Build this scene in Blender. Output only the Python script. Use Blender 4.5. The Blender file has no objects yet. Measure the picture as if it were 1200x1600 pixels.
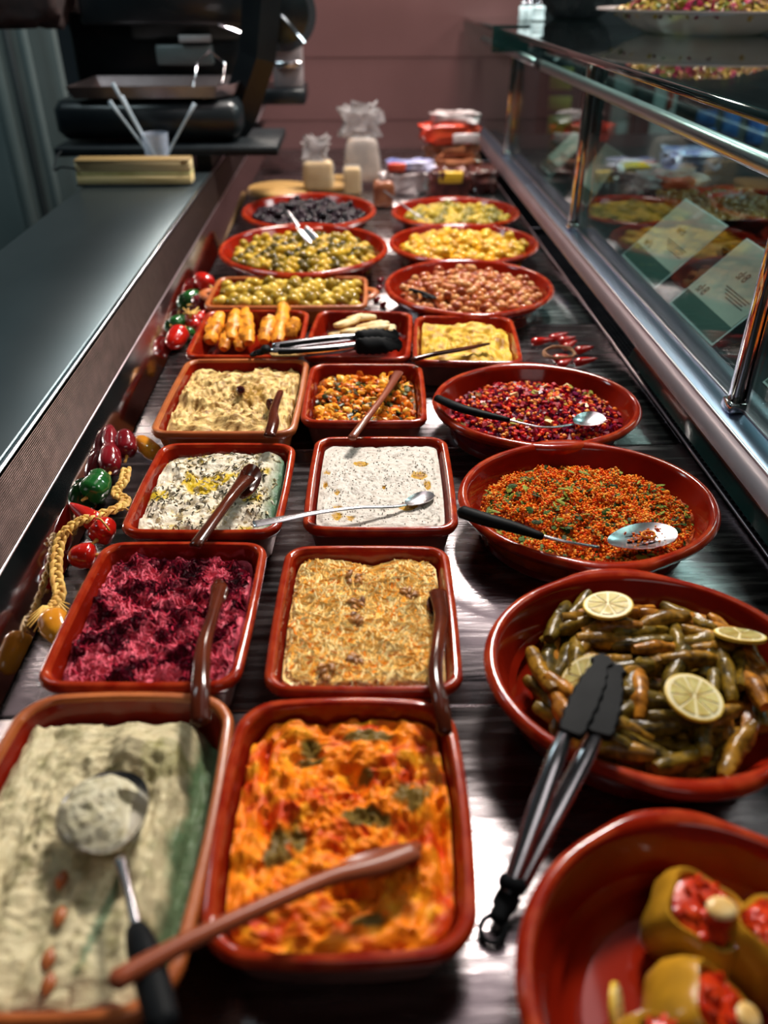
import bpy, math, random
import numpy as np
from mathutils import Vector, Matrix, noise
random.seed(7)
R = math.radians
C = bpy.context.scene.collection
# ---------------------------------------------------------------- camera
FPX, PITCH, YAW, CH = 1275.0, 33.06, -2.0, 0.55
cd = bpy.data.cameras.new('camera'); cam = bpy.data.objects.new('camera', cd); C.objects.link(cam)
cd.sensor_fit = 'VERTICAL'; cd.sensor_height = 36; cd.lens = 36*FPX/1600
cam.location = (0, 0, CH); cam.rotation_euler = (R(90-PITCH), 0, R(YAW))
cd.clip_start = .02; cd.clip_end = 60
cd.dof.use_dof = True; cd.dof.focus_distance = 0.98; cd.dof.aperture_fstop = 3.0
bpy.context.scene.camera = cam
RM = cam.rotation_euler.to_matrix()
def ray(u, v): return RM @ Vector(((u-600)/FPX, -(v-800)/FPX, -1))
def P(u, v, z=0.0):                       # pixel -> point on the level z
    d = ray(u, v); t = (z-CH)/d.z; return Vector((d.x*t, d.y*t, z))
def Q(u, v, y):                           # pixel -> point on the upright plane at y
    d = ray(u, v); t = y/d.y; return Vector((d.x*t, y, CH+d.z*t))
# ---------------------------------------------------------------- light
sc = bpy.context.scene
sc.view_settings.view_transform = 'Standard'; sc.view_settings.look = 'None'
sc.view_settings.gamma = 1; sc.view_settings.use_curve_mapping = False
sc.view_settings.exposure = 0.0
w = bpy.data.worlds.new('world'); sc.world = w; w.use_nodes = True
w.node_tree.nodes['Background'].inputs[0].default_value = (.35, .5, .6, 1)
w.node_tree.nodes['Background'].inputs[1].default_value = .015
def area(name, loc, target, sx, sy, power, col):
    l = bpy.data.lights.new(name, 'AREA'); l.shape = 'RECTANGLE'; l.size = sx; l.size_y = sy
    l.energy = power; l.color = col
    o = bpy.data.objects.new(name, l); C.objects.link(o); o.location = loc
    o.rotation_euler = (Vector(target)-Vector(loc)).to_track_quat('-Z', 'Y').to_euler(); return o
area('ceiling_lamp_key', (.52, 2.45, 1.9), (.1, .7, 0), .42, .34, 98, (1, .93, .86))
area('ceiling_lamp_near', (.36, 1.65, 2.1), (.36, 1.6, 0), .7, 1.5, 3.6, (1, .82, .84))
area('ceiling_lamp_behind', (.25, -.75, 2.1), (.15, .6, 0), 1.1, .6, 3.5, (1, .92, .9))
area('ceiling_lamp_far', (.1, 3.3, 1.5), (.05, 2.1, 0), .4, .12, 13, (1, .9, .8))
area('ceiling_lamp_wall', (.1, 3.0, 1.3), (.1, 3.5, .3), .3, .2, 1.4, (1, .72, .68))
area('shop_lamp', (2.6, 3.0, 2.0), (2.0, 3.8, 0), 1.2, .6, 55, (.85, 1, 1))
area('card_fill_light', (1.9, 1.3, 1.7), (.7, 1.7, 0), .8, .6, 14, (1, .96, .9))  # added unseen fill that brightens the price cards
area('kitchen_lamp', (-1.7, 1.8, 2.0), (-1.5, 3.2, .2), .8, .5, 22, (.75, .95, 1))
# ---------------------------------------------------------------- helpers
def mat(name, c1, c2=None, rough=.5, metal=0, scale=20, bump=0, bscale=None, stretch=None, attr=False, coat=0,
        alpha=1, trans=0, emit=None, estr=0, ior=1.45, rvar=0, sss=0, lo=.35, hi=.65, spec=None, mulf=.5):
    m = bpy.data.materials.new(name); m.use_nodes = True; nt = m.node_tree; b = nt.nodes['Principled BSDF']
    N = nt.nodes.new; L = nt.links.new
    b.inputs['Roughness'].default_value = rough; b.inputs['Metallic'].default_value = metal
    b.inputs['IOR'].default_value = ior
    if coat: b.inputs['Coat Weight'].default_value = coat; b.inputs['Coat Roughness'].default_value = .06
    if alpha < 1: b.inputs['Alpha'].default_value = alpha
    if trans: b.inputs['Transmission Weight'].default_value = trans
    if spec is not None: b.inputs['Specular IOR Level'].default_value = spec
    if sss: b.inputs['Subsurface Weight'].default_value = sss; b.inputs['Subsurface Scale'].default_value = .004
    if emit: b.inputs['Emission Color'].default_value = (*emit, 1); b.inputs['Emission Strength'].default_value = estr
    tc = N('ShaderNodeTexCoord'); mp = N('ShaderNodeMapping'); L(tc.outputs['Object'], mp.inputs[0])
    if stretch: mp.inputs['Scale'].default_value = stretch
    nz = N('ShaderNodeTexNoise'); nz.inputs['Scale'].default_value = scale; nz.inputs['Detail'].default_value = 6
    L(mp.outputs[0], nz.inputs['Vector'])
    if attr:
        a = N('ShaderNodeAttribute'); a.attribute_name = 'col'
        mx = N('ShaderNodeMix'); mx.data_type = 'RGBA'; mx.blend_type = 'MULTIPLY'; mx.inputs[0].default_value = mulf
        rp = N('ShaderNodeValToRGB'); rp.color_ramp.elements[0].position = .3; rp.color_ramp.elements[1].position = .6
        rp.color_ramp.elements[0].color = (*(c2 or (.6, .55, .5)), 1); rp.color_ramp.elements[1].color = (1, 1, 1, 1)
        L(nz.outputs[0], rp.inputs[0]); L(a.outputs[0], mx.inputs[6]); L(rp.outputs[0], mx.inputs[7])
        L(mx.outputs[2], b.inputs['Base Color'])
    elif c2:
        rp = N('ShaderNodeValToRGB'); rp.color_ramp.elements[0].position = lo; rp.color_ramp.elements[1].position = hi
        rp.color_ramp.elements[0].color = (*c1, 1); rp.color_ramp.elements[1].color = (*c2, 1)
        L(nz.outputs[0], rp.inputs[0]); L(rp.outputs[0], b.inputs['Base Color'])
    else: b.inputs['Base Color'].default_value = (*c1, 1)
    if rvar:
        mr = N('ShaderNodeMapRange'); mr.inputs[3].default_value = max(0, rough-rvar); mr.inputs[4].default_value = rough+rvar
        mr.inputs[1].default_value = .3; mr.inputs[2].default_value = .7
        L(nz.outputs[0], mr.inputs[0]); L(mr.outputs[0], b.inputs['Roughness'])
    if bump:
        n2 = N('ShaderNodeTexNoise'); n2.inputs['Scale'].default_value = bscale or scale*2; n2.inputs['Detail'].default_value = 5
        L(mp.outputs[0], n2.inputs['Vector']); bp = N('ShaderNodeBump'); bp.inputs['Strength'].default_value = bump
        bp.inputs['Distance'].default_value = .002; L(n2.outputs[0], bp.inputs['Height']); L(bp.outputs[0], b.inputs['Normal'])
    return m
class MB:                                  # mesh collector
    def __init__(s): s.v = []; s.f = []; s.m = []; s.c = []; s.cc = None
    def add(s, vs, fs, mi=0, col=None):
        o = len(s.v); s.v += [tuple(p) for p in vs]; s.f += [tuple(i+o for i in f) for f in fs]; s.m += [mi]*len(fs)
        if col is not None: s.c += [col]*len(vs) if isinstance(col, tuple) else list(col)
        return s
    def loops(s, Ls, mi=0, cap0=True, cap1=True, mis=None, col=None):
        n = len(Ls[0]); o = len(s.v)
        for l in Ls: s.v += [tuple(p) for p in l]
        if col is not None: s.c += [col]*(n*len(Ls)) if isinstance(col, tuple) else list(col)
        for k in range(len(Ls)-1):
            for i in range(n):
                j = (i+1) % n; s.f.append((o+k*n+i, o+k*n+j, o+(k+1)*n+j, o+(k+1)*n+i)); s.m.append(mis[k] if mis else mi)
        if cap0: s.f.append(tuple(o+i for i in reversed(range(n)))); s.m.append(mis[0] if mis else mi)
        if cap1: s.f.append(tuple(o+(len(Ls)-1)*n+i for i in range(n))); s.m.append(mis[-1] if mis else mi)
        return s
    def box(s, lo, hi, mi=0, M=None, bev=0, col=None):
        x0, y0, z0 = lo; x1, y1, z1 = hi
        if bev:
            b = min(bev, (x1-x0)*.45, (y1-y0)*.45, (z1-z0)*.45)
            def lp(i, z): return [(x0+i+b, y0+i, z), (x1-i-b, y0+i, z), (x1-i, y0+i+b, z), (x1-i, y1-i-b, z), (x1-i-b, y1-i, z), (x0+i+b, y1-i, z), (x0+i, y1-i-b, z), (x0+i, y0+i+b, z)]
            Ls = [lp(b*.6, z0), lp(0, z0+b), lp(0, z1-b), lp(b*.6, z1)]
            if M is not None: Ls = [[M @ Vector(p) for p in l] for l in Ls]
            return s.loops(Ls, mi, col=col)
        vs = [(x0, y0, z0), (x1, y0, z0), (x1, y1, z0), (x0, y1, z0), (x0, y0, z1), (x1, y0, z1), (x1, y1, z1), (x0, y1, z1)]
        if M is not None: vs = [M @ Vector(p) for p in vs]
        return s.add(vs, [(3, 2, 1, 0), (4, 5, 6, 7), (0, 1, 5, 4), (1, 2, 6, 5), (2, 3, 7, 6), (3, 0, 4, 7)], mi, col)
    def sweep(s, pts, rx, ry=None, up=(0, 0, 1), n=10, mi=0, col=None, round_=True):
        pts = [Vector(p) for p in pts]; ry = ry or rx
        if not isinstance(rx, (list, tuple)): rx = [rx]*len(pts)
        if not isinstance(ry, (list, tuple)): ry = [ry]*len(pts)
        Ls = []; K = len(pts)
        def ring(p, t, a, b):
            u = Vector(up); sd = t.cross(u)
            if sd.length < 1e-4: sd = t.cross(Vector((1, 0, 0)))
            sd.normalize(); uu = sd.cross(t).normalized()
            return [p + sd*a*math.cos(q*2*math.pi/n) + uu*b*math.sin(q*2*math.pi/n) for q in range(n)]
        for k, p in enumerate(pts):
            t = (pts[min(k+1, K-1)]-pts[max(k-1, 0)]).normalized()
            if k == 0 and round_: Ls.append(ring(p-t*min(rx[0], ry[0])*.6, t, rx[0]*.5, ry[0]*.5))
            Ls.append(ring(p, t, rx[k], ry[k]))
            if k == K-1 and round_: Ls.append(ring(p+t*min(rx[k], ry[k])*.6, t, rx[k]*.5, ry[k]*.5))
        return s.loops(Ls, mi, col=col)
    def lathe(s, prof, c=(0, 0, 0), n=32, mi=0, M=None, sq=1, mis=None):
        Ls = []
        for r, z in prof:
            l = [Vector((c[0]+r*math.cos(q*2*math.pi/n), c[1]+r*sq*math.sin(q*2*math.pi/n), c[2]+z)) for q in range(n)]
            Ls.append([M @ p for p in l] if M is not None else l)
        return s.loops(Ls, mi, mis=mis)
    def build(s, name, mats, parent=None, smooth=True, loc=None, origin=None, rz=0):
        me = bpy.data.meshes.new(name); vs = s.v
        if origin is not None: vs = [(p[0]-origin[0], p[1]-origin[1], p[2]-origin[2]) for p in vs]
        me.from_pydata(vs, [], s.f)
        for m in (mats if isinstance(mats, (list, tuple)) else [mats]): me.materials.append(m)
        me.polygons.foreach_set('material_index', s.m)
        me.polygons.foreach_set('use_smooth', [smooth]*len(s.f))
        if s.c:
            a = me.color_attributes.new('col', 'FLOAT_COLOR', 'POINT')
            a.data.foreach_set('color', np.array([(*c[:3], 1) for c in s.c], dtype=np.float32).ravel())
        me.update()
        if smooth:
            try: me.set_sharp_from_angle(angle=R(50))
            except Exception: pass
        o = bpy.data.objects.new(name, me); C.objects.link(o)
        if parent: o.parent = parent
        if loc is not None: o.location = loc
        elif origin is not None and not parent: o.location = origin
        if rz: o.rotation_euler.z = rz
        return o
def tag(o, label=None, cat=None, group=None, kind=None):
    for k, v in (('label', label), ('category', cat), ('group', group), ('kind', kind)):
        if v: o[k] = v
    return o
def empty(name, label, cat, loc=(0, 0, 0), rz=0, group=None):
    o = bpy.data.objects.new(name, None); C.objects.link(o); o.location = loc; o.rotation_euler = (0, 0, rz)
    o.empty_display_size = .01
    return tag(o, label, cat, group)
def smoothp(pts, k=5):                     # Catmull-Rom
    pts = [Vector(p) for p in pts]; out = []
    for i in range(len(pts)-1):
        a = pts[max(i-1, 0)]; b = pts[i]; c = pts[i+1]; d = pts[min(i+2, len(pts)-1)]
        for j in range(k):
            t = j/k; out.append(.5*((2*b)+(c-a)*t+(2*a-5*b+4*c-d)*t*t+(3*b-a-3*c+d)*t**3))
    return out+[pts[-1]]
def lerpl(vals, n):
    x = np.linspace(0, len(vals)-1, n); return list(np.interp(x, range(len(vals)), vals))
def nz(x, y, z=0, s=1): return noise.noise(Vector((x*s, y*s, z)))
def fbm(x, y, s, sd=0, o=4): return noise.fractal(Vector((x*s, y*s, sd)), .8, 2.1, o)
def frame(o, d, up=(0, 0, 1)):             # x along d, z near up
    x = Vector(d).normalized(); y = Vector(up).cross(x).normalized(); z = x.cross(y)
    return Matrix(((x.x, y.x, z.x, o[0]), (x.y, y.y, z.y, o[1]), (x.z, y.z, z.z, o[2]), (0, 0, 0, 1)))
def mixc(a, b, t): t = max(0, min(1, t)); return tuple(a[i]*(1-t)+b[i]*t for i in range(3))
# ---------------------------------------------------------------- materials
GL = mat('glazed_terracotta', (.15, .006, .002), (.24, .011, .003), .11, scale=14, bump=.1, bscale=30, spec=.36)
RIMM = mat('worn_glaze_rim', (.26, .013, .003), (.46, .06, .016), .14, scale=40, bump=.12, bscale=50, lo=.42, hi=.75, spec=.4)
RAW = mat('raw_terracotta', (.13, .035, .022), (.2, .06, .04), .55, scale=25, bump=.3, bscale=120)
OGL = mat('orange_terracotta', (.33, .075, .016), (.48, .13, .03), .35, scale=30, bump=.2, bscale=60, coat=.2)
DSTEEL = mat('deck_steel', (.26, .23, .24), (.42, .375, .385), .25, 1, scale=9, bump=.22, bscale=26, stretch=(1, 9, 1), rvar=.08)
BSTEEL = mat('worktop_steel', (.075, .10, .11), (.095, .12, .13), .38, 1, scale=3)
MIRR = mat('mirror_steel', (.42, .40, .40), (.5, .47, .47), .08, 1, scale=4, rvar=.05)
CHROME = mat('chrome', (.75, .74, .78), None, .1, 1, scale=30, bump=.02, bscale=9)
RAILM = mat('brushed_rail', (.6, .48, .52), (.75, .62, .66), .36, 1, scale=6, stretch=(12, .6, 1), bump=.05)
BLUER = mat('polished_rail', (.50, .54, .75), (.65, .68, .88), .3, 1, scale=5, stretch=(2, .4, 1))
EDGE = mat('bright_edge', (.85, .9, .95), None, .2, 1)
RIDGE = mat('ridged_strip', (.045, .030, .027), (.075, .050, .045), .42, 1, scale=50, bump=.2)
BLACK = mat('black_plastic', (.006, .008, .010), (.011, .014, .016), .45, scale=20, bump=.05, spec=.2)
BRUB = mat('black_nylon', (.005, .006, .007), (.010, .011, .012), .5, scale=40, bump=.05, spec=.06)
STEEL = mat('spoon_steel', (.62, .60, .63), (.72, .70, .73), .24, 1, scale=30, bump=.03)
DKWOOD = mat('dark_wood', (.025, .005, .003), (.11, .020, .007), .13, scale=12, stretch=(1, 1, 6), bump=.05, bscale=40, spec=.35)
MDWOOD = mat('red_wood', (.22, .055, .024), (.30, .065, .025), .3, scale=9, stretch=(1, 1, 5), bump=.06, bscale=40, spec=.2)
GLASS = mat('glass', (.80, .93, .9), None, .02, 0, trans=1, ior=1.45)
def thin_glass(name, tint, refl=1.0):
    m = bpy.data.materials.new(name); m.use_nodes = True; nt = m.node_tree; nt.nodes.clear(); N = nt.nodes.new; L = nt.links.new
    o = N('ShaderNodeOutputMaterial'); mx = N('ShaderNodeMixShader'); t = N('ShaderNodeBsdfTransparent'); g = N('ShaderNodeBsdfGlossy')
    f = N('ShaderNodeLayerWeight'); f.inputs['Blend'].default_value = .5
    pw = N('ShaderNodeMath'); pw.operation = 'POWER'; pw.inputs[1].default_value = 5; ad = N('ShaderNodeMath'); ad.operation = 'MULTIPLY_ADD'; ad.inputs[1].default_value = .95; ad.inputs[2].default_value = .045
    g.inputs['Roughness'].default_value = .03; t.inputs[0].default_value = (*tint, 1); g.inputs[0].default_value = (refl, refl, refl, 1)
    L(f.outputs['Facing'], pw.inputs[0]); L(pw.outputs[0], ad.inputs[0])
    L(ad.outputs[0], mx.inputs[0]); L(t.outputs[0], mx.inputs[1]); L(g.outputs[0], mx.inputs[2]); L(mx.outputs[0], o.inputs[0]); return m
PANE = thin_glass('pane_glass', (.82, .92, .92), .6)
SHELFG = thin_glass('shelf_glass', (.62, .74, .72), 1.0)
GEDGE = mat('glass_edge', (.004, .016, .016), (.008, .032, .03), .08, scale=10, coat=1)
ATTR = mat('food_moist', (0, 0, 0), (.72, .62, .55), .34, scale=160, bump=.45, bscale=420, attr=True, spec=.16)
ATTRD = mat('food_dry', (0, 0, 0), (.75, .7, .62), .5, scale=120, bump=.6, bscale=380, attr=True, spec=.12, sss=.15)
BIT = mat('food_bits', (0, 0, 0), (.75, .66, .58), .28, scale=180, bump=.2, bscale=300, attr=True, spec=.18)
STRAW = mat('straw', (.55, .26, .035), (.85, .55, .13), .6, scale=60, bump=.5, bscale=200, stretch=(3, 1, 1))
# ---------------------------------------------------------------- setting
def struct(name, mb, m, **k): return tag(mb.build(name, m, **k), kind='structure')
WALLM = mat('mauve_panel', (.125, .056, .054), (.15, .068, .066), .42, scale=3)
DARKW = mat('dark_wall', (.02, .028, .03), (.035, .045, .048), .7, scale=3)
GREENW = mat('grey_green_panel', (.085, .115, .115), (.11, .14, .14), .5, scale=4)
struct('floor', MB().box((-3, -1.5, -.95), (5, 7, -.9)), mat('shop_floor', (.03, .03, .032), (.05, .048, .05), .5, scale=4))
struct('ceiling', MB().box((-3, -1.5, 2.3), (5, 7, 2.35)), DARKW)
YW = 3.45
wb = struct('wall_back', MB().box((-1.0, YW, -.9), (.62, YW+.04, 2.3)), WALLM)
for i, z in enumerate((Q(600, 88, YW).z, Q(600, 186, YW).z)):
    struct('trim_%d' % (i+1), MB().box((-1.0, YW-.003, z-.0015), (.62, YW-.001, z+.0015)), WALLM)
struct('wall_left', MB().box((-3, 3.2, -.9), (-1.0, 3.25, 2.3)), GREENW)
struct('wall_shop', MB().box((.62, 6.4, -.9), (5, 6.45, 2.3)), DARKW)
struct('wall_right', MB().box((4.9, -1.5, -.9), (5, 6.4, 2.3)), DARKW)
struct('wall_front', MB().box((-3, -1.5, -.9), (5, -1.45, 2.3)), DARKW)
# upright service pipes and panels at the left
for i, (u, wpx, mm, lab) in enumerate([(12, 26, GREENW, 'wide pale green upright wall cladding strip at the left edge'), (38, 14, DARKW, 'dark narrow upright channel beside the green strip'),
                                      (62, 16, GREENW, 'slim pale upright pipe nearest the black scale')]):
    a = Q(u, 200, 3.1); h = wpx/430/2*.9
    m = MB(); m.sweep([(a.x, 3.12, -.9), (a.x, 3.12, 2.28)], h, h*.8, up=(0, 1, 0), n=12)
    p = m.build('wall_pipe', mm); tag(p, lab, 'pipe')
# ---------------------------------------------------------------- counter
XL, XR = -.328, .459
ctr = empty('display_counter', 'long chilled deli counter with brushed steel deck under the dishes', 'counter', (0, 1.5, -.9))
def part(mb, name, m, parent, smooth=True): 
    return mb.build(name, m, parent, smooth=smooth, origin=parent.location)
seams = [-.45, .036, .52, 1.006, 1.492, 1.978, 2.464, 2.95, 3.445]
for a, b in zip(seams[:-1], seams[1:]):
    part(MB().box((XL, a+.0015, -.02), (XR, b-.0015, 0), bev=.0012), 'deck_panel', DSTEEL, ctr)
part(MB().box((XL, -.45, -.9), (XR+.08, 3.44, -.025)), 'cabinet_base', BLACK, ctr)
spl = empty('side_splashback', 'mirror-polished and ridged steel strip between the worktop and the deck', 'splashback', (-.36, 1.5, .001))
m = MB(); m.add([(XL, -.45, .001), (XL, 3.44, .001), (-.362, 3.44, .053), (-.362, -.45, .053), (XL-.01, -.45, .001), (XL-.01, 3.44, .001), (-.372, 3.44, .053), (-.372, -.45, .053)],
              [(0, 1, 2, 3), (7, 6, 5, 4), (0, 4, 5, 1), (2, 6, 7, 3), (0, 3, 7, 4), (1, 5, 6, 2)])
part(m, 'mirror_panel', MIRR, spl, False)
m = MB()
for k in range(26):
    t0 = k/26; x = -.361-.006*t0; z = .058+.068*t0
    m.sweep([(x, -.45, z), (x, 3.44, z)], .0011, n=6)
m.box((-.372, -.45, .054), (-.3685, 3.44, .127))
tag(part(m, 'ridged_strip', RIDGE, spl), kind='stuff')
part(MB().box((-.3745, -.45, .0495), (-.361, 3.44, .0535), bev=.001), 'copper_trim', RAILM, spl)
# worktop
wt = empty('worktop', 'dark brushed steel worktop along the left of the counter', 'worktop', (-.517, 1.4, .12))
part(MB().box((-.664, -.45, .112), (-.377, 3.44, .128), bev=.002), 'slab', BSTEEL, wt)
part(MB().box((-.377, -.45, .110), (-.3685, 3.44, .1285), bev=.0025), 'bright_edge', EDGE, wt)
part(MB().box((-.66, -.45, -.9), (-.385, 3.44, .110)), 'cabinet', BLACK, wt)
# right vent and rails
VENT = mat('vent_metal', (.16, .14, .15), (.24, .22, .23), .4, .7, scale=30)
m = MB()
for i in range(170):
    y = .1+i*.012; m.box((.466, y, -.004), (.53, y+.0035, .0))
for j in range(9):
    x = .466+j*.0075; m.box((x, .1, -.0045), (x+.0018, 2.14, .0005))
tag(part(m, 'vent_grille', VENT, ctr, False), kind='stuff')
part(MB().box((.459, -.45, -.02), (.54, 3.44, -.010)), 'vent_channel', BLACK, ctr)
m = MB(); m.sweep([(.4625, -.45, .002), (.4625, 3.44, .002)], .0028, n=8); part(m, 'deck_edge_bead', RAILM, ctr)
for i in range(4):
    y = .3+i*.95; part(MB().sweep([(.463, y, .003), (.505, y-.01, .006), (.53, y-.015, .012)], .0016, n=6), 'vent_bracket', RAILM, ctr)
rail = empty('front_rail', 'polished steel rail carrying the glass along the right side', 'rail', (.51, 1.5, .03))
def prof_y(mb, prof, y0, y1, mi=0):
    return mb.loops([[(x, y0, z) for x, z in prof], [(x, y1, z) for x, z in prof]], mi)
m = MB(); prof_y(m, [(.452, .052), (.456, .049), (.468, .062), (.4705, .072), (.468, .074), (.463, .069), (.458, .066)], -.45, 3.44); part(m, 'lower_lip', RAILM, rail)
m = MB(); prof_y(m, [(.470, .073), (.466, .0695), (.470, .050), (.508, .050), (.508, .073), (.504, .0755)], -.45, 3.44); part(m, 'polished_channel', BLUER, rail)
m = MB(); m.sweep([(.469, -.45, .0745), (.469, 3.44, .0745)], .0022, n=8); part(m, 'inner_bead', RAILM, rail)
m = MB(); m.sweep([(.506, -.45, .0755), (.506, 3.44, .0755)], .0022, n=8); part(m, 'outer_bead', RAILM, rail)
part(MB().box((.509, -.45, .05), (.56, 3.44, .066), bev=.002), 'outer_ledge', mat('plum_ledge', (.07, .05, .062), (.10, .07, .085), .3, .6, scale=10), rail)
part(MB().box((.541, -.45, -.9), (.56, 3.44, .05)), 'rail_web', BLACK, rail)
# low sloped glass strip at the inside of the rail
m = MB(); prof_y(m, [(.446, .03), (.449, .028), (.4585, .049), (.4555, .0505)], .2, 1.25); gl = m.build('glass_strip', [GEDGE]); tag(gl, 'narrow green-edged glass strip below the polished rail', 'glass strip')
# posts
PY = [1.16*.827, 1.16*.827+.935, 1.16*.827+1.87]
for i, y in enumerate(PY):
    e = empty('chrome_post', ['nearest chrome post standing on the polished rail in front of the cards', 'middle chrome post holding the glass on the polished rail', 'farthest chrome post on the rail by the mauve wall'][i], 'post', (.494, y, .076))
    part(MB().box((.486, y-.008, .078), (.502, y+.008, .43), bev=.002), 'shaft', mat('post_chrome%d' % i, (.62, .55, .5), None, .07, 1), e)
    part(MB().box((.482, y-.014, .0765), (.506, y+.014, .09), bev=.002), 'foot', CHROME, e)
    part(MB().box((.5025, y-.012, .09), (.506, y+.012, .42)), 'glass_clamp', CHROME, e)
for i in range(3):
    y0 = [-.4, PY[0]+.015, PY[1]+.015][i]; y1 = [PY[0]-.015, PY[1]-.015, PY[2]-.015][i]
    pz = part(MB().box((.5075, y0, .079), (.5125, y1, .425)), 'glass_pane', PANE, rail, False)
# tube
e = empty('tube_rail', 'grey steel tube running along the top of the glass', 'rail', (.494, 1.5, .37))
TUBE = mat('tube_steel', (.36, .44, .46), (.45, .53, .55), .28, 1, scale=5, stretch=(6, .5, 6))
part(MB().sweep([(.478, .2, .372), (.478, 2.3, .372)], .0115, n=20), 'tube', TUBE, e)
part(MB().sweep([(.478, 2.42, .372), (.478, 3.4, .372)], .0105, n=16), 'tube', TUBE, e)
part(MB().sweep([(.478, 2.29, .372), (.478, 2.36, .372)], .013, n=16), 'end_cap', BLACK, e)
part(MB().box((.476, .97, .382), (.482, .985, .42)), 'bracket', CHROME, e)
# upper glass shelf
SZ = .443
sh = empty('glass_shelf', 'thick dark green-edged glass shelf above the counter holding white platter', 'shelf', (.9, 1.6, SZ))
part(MB().box((.412, .25, SZ-.010), (1.7, 2.62, SZ-.0005), bev=0), 'shelf_pane', SHELFG, sh, False)
part(MB().box((.404, .25, SZ-.012), (.4115, 2.62, SZ), bev=.002), 'front_edge', GEDGE, sh)
part(MB().box((.395, 2.628, SZ-.062), (.50, 2.636, SZ+.004)), 'end_panel', GEDGE, sh)
part(MB().box((.62, .5, SZ-.05), (.66, 2.6, SZ-.011)), 'support_bar', BLACK, sh)
sh2 = empty('glass_shelf', 'farther glass shelf beyond the bracket holding the black bowl', 'shelf', (.9, 3.2, SZ))
part(MB().box((.412, 2.65, SZ-.010), (1.9, 4.4, SZ-.0005)), 'shelf_pane', SHELFG, sh2, False)
part(MB().box((.404, 2.65, SZ-.012), (.4115, 3.42, SZ), bev=.002), 'front_edge', GEDGE, sh2)
part(MB().box((.41, 2.66, SZ-.045), (.43, 2.69, SZ-.011)), 'support_bar', BLACK, sh2)
# outer ledge (customer side)
lg = MB().box((.562, -.45, .03), (1.3, 3.44, .05)).build('customer_ledge', mat('dark_ledge', (.02, .024, .027), (.03, .034, .038), .3, .3, scale=8), smooth=False)
tag(lg, 'dark customer-side ledge outside the glass under the price cards', 'ledge')
LEGB = MB().box((.6, -.4, -.9), (1.25, 3.4, .028)).build('ledge_cabinet', BLACK); tag(LEGB, 'black cabinet front beneath the customer-side ledge', 'cabinet')
# ---------------------------------------------------------------- dishes
def rrect(w_, d_, r_, n=8, bulge=0):
    out = []; hw, hd = w_/2, d_/2
    for cx, cy, a0 in ((hw-r_, -hd+r_, -90), (hw-r_, hd-r_, 0), (-hw+r_, hd-r_, 90), (-hw+r_, -hd+r_, 180)):
        for k in range(n+1):
            a = R(a0+90*k/n); out.append((cx+r_*math.cos(a), cy+r_*math.sin(a)))
    res = []                                # add intermediate points on the straight runs
    for i, p in enumerate(out):
        res.append(p)
        if (i+1) % (n+1) == 0:
            q = out[(i+1) % len(out)]
            for k in range(1, 10): res.append((p[0]+(q[0]-p[0])*k/10, p[1]+(q[1]-p[1])*k/10))
    if bulge:
        res = [(x+math.copysign(bulge*max(0, 1-(y/hd)**2), x)*(abs(x) > hw*.5), y+math.copysign(bulge*max(0, 1-(x/hw)**2), y)*(abs(y) > hd*.5)) for x, y in res]
    return res
class Dish: pass
DISHES = {}
def dish_rect(key, label, quad, h, mats=(0, 1, 2), group=None, rr=.022, bulge=.002, ears=False, tall=1, nm='terracotta_dish'):
    c = [P(u, v, h) for u, v in quad]     # TL TR BR BL
    ctr_ = sum(c, Vector())/4; wv = ((c[1]-c[0])+(c[2]-c[3]))/2; dv = ((c[0]-c[3])+(c[1]-c[2]))/2
    rot = math.atan2(wv.y, wv.x); D = Dish(); D.w = wv.length; D.d = dv.length; D.h = h; D.loc = Vector((ctr_.x, ctr_.y, 0)); D.rz = rot; D.rr = rr
    D.kind = 'rect'; D.bulge = bulge; D.t = .008
    def outline(o): return rrect(D.w-2*o, D.d-2*o, max(rr-o*.6, .006), bulge=bulge)
    D.outline = outline; D.label = label
    prof = [(.017, 0, 2), (.0145, .003, 2), (.0075, h-.014, 2), (.002, h-.011, 1), (0, h-.006, 1), (.001, h-.002, 1), (.0038, h, 1), (.0075, h-.0005, 1), (.0095, h-.004, 0), (.0155, .014, 0), (.020, .0075, 0), (.03, .006, 0)]
    Ls = [[(x, y, z) for x, y in outline(o)] for o, z, _ in prof]
    r = empty(nm, label, 'dish', D.loc, rot, group)
    b = MB(); b.loops(Ls, mis=[p[2] for p in prof]); b.build('dish_body', [MATS[i] for i in mats], r)
    if ears:
        for s in (-1, 1):
            e_ = MB(); e_.sweep([(s*(D.w/2-.004), -.03, h-.008), (s*(D.w/2+.012), -.016, h-.006), (s*(D.w/2+.017), 0, h-.005), (s*(D.w/2+.012), .016, h-.006), (s*(D.w/2-.004), .03, h-.008)], .008, .005)
            e_.build('ear_handle', MATS[mats[1]], r)
    D.root = r; DISHES[key] = D; return D
MATS = [GL, RIMM, RAW, OGL]
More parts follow.
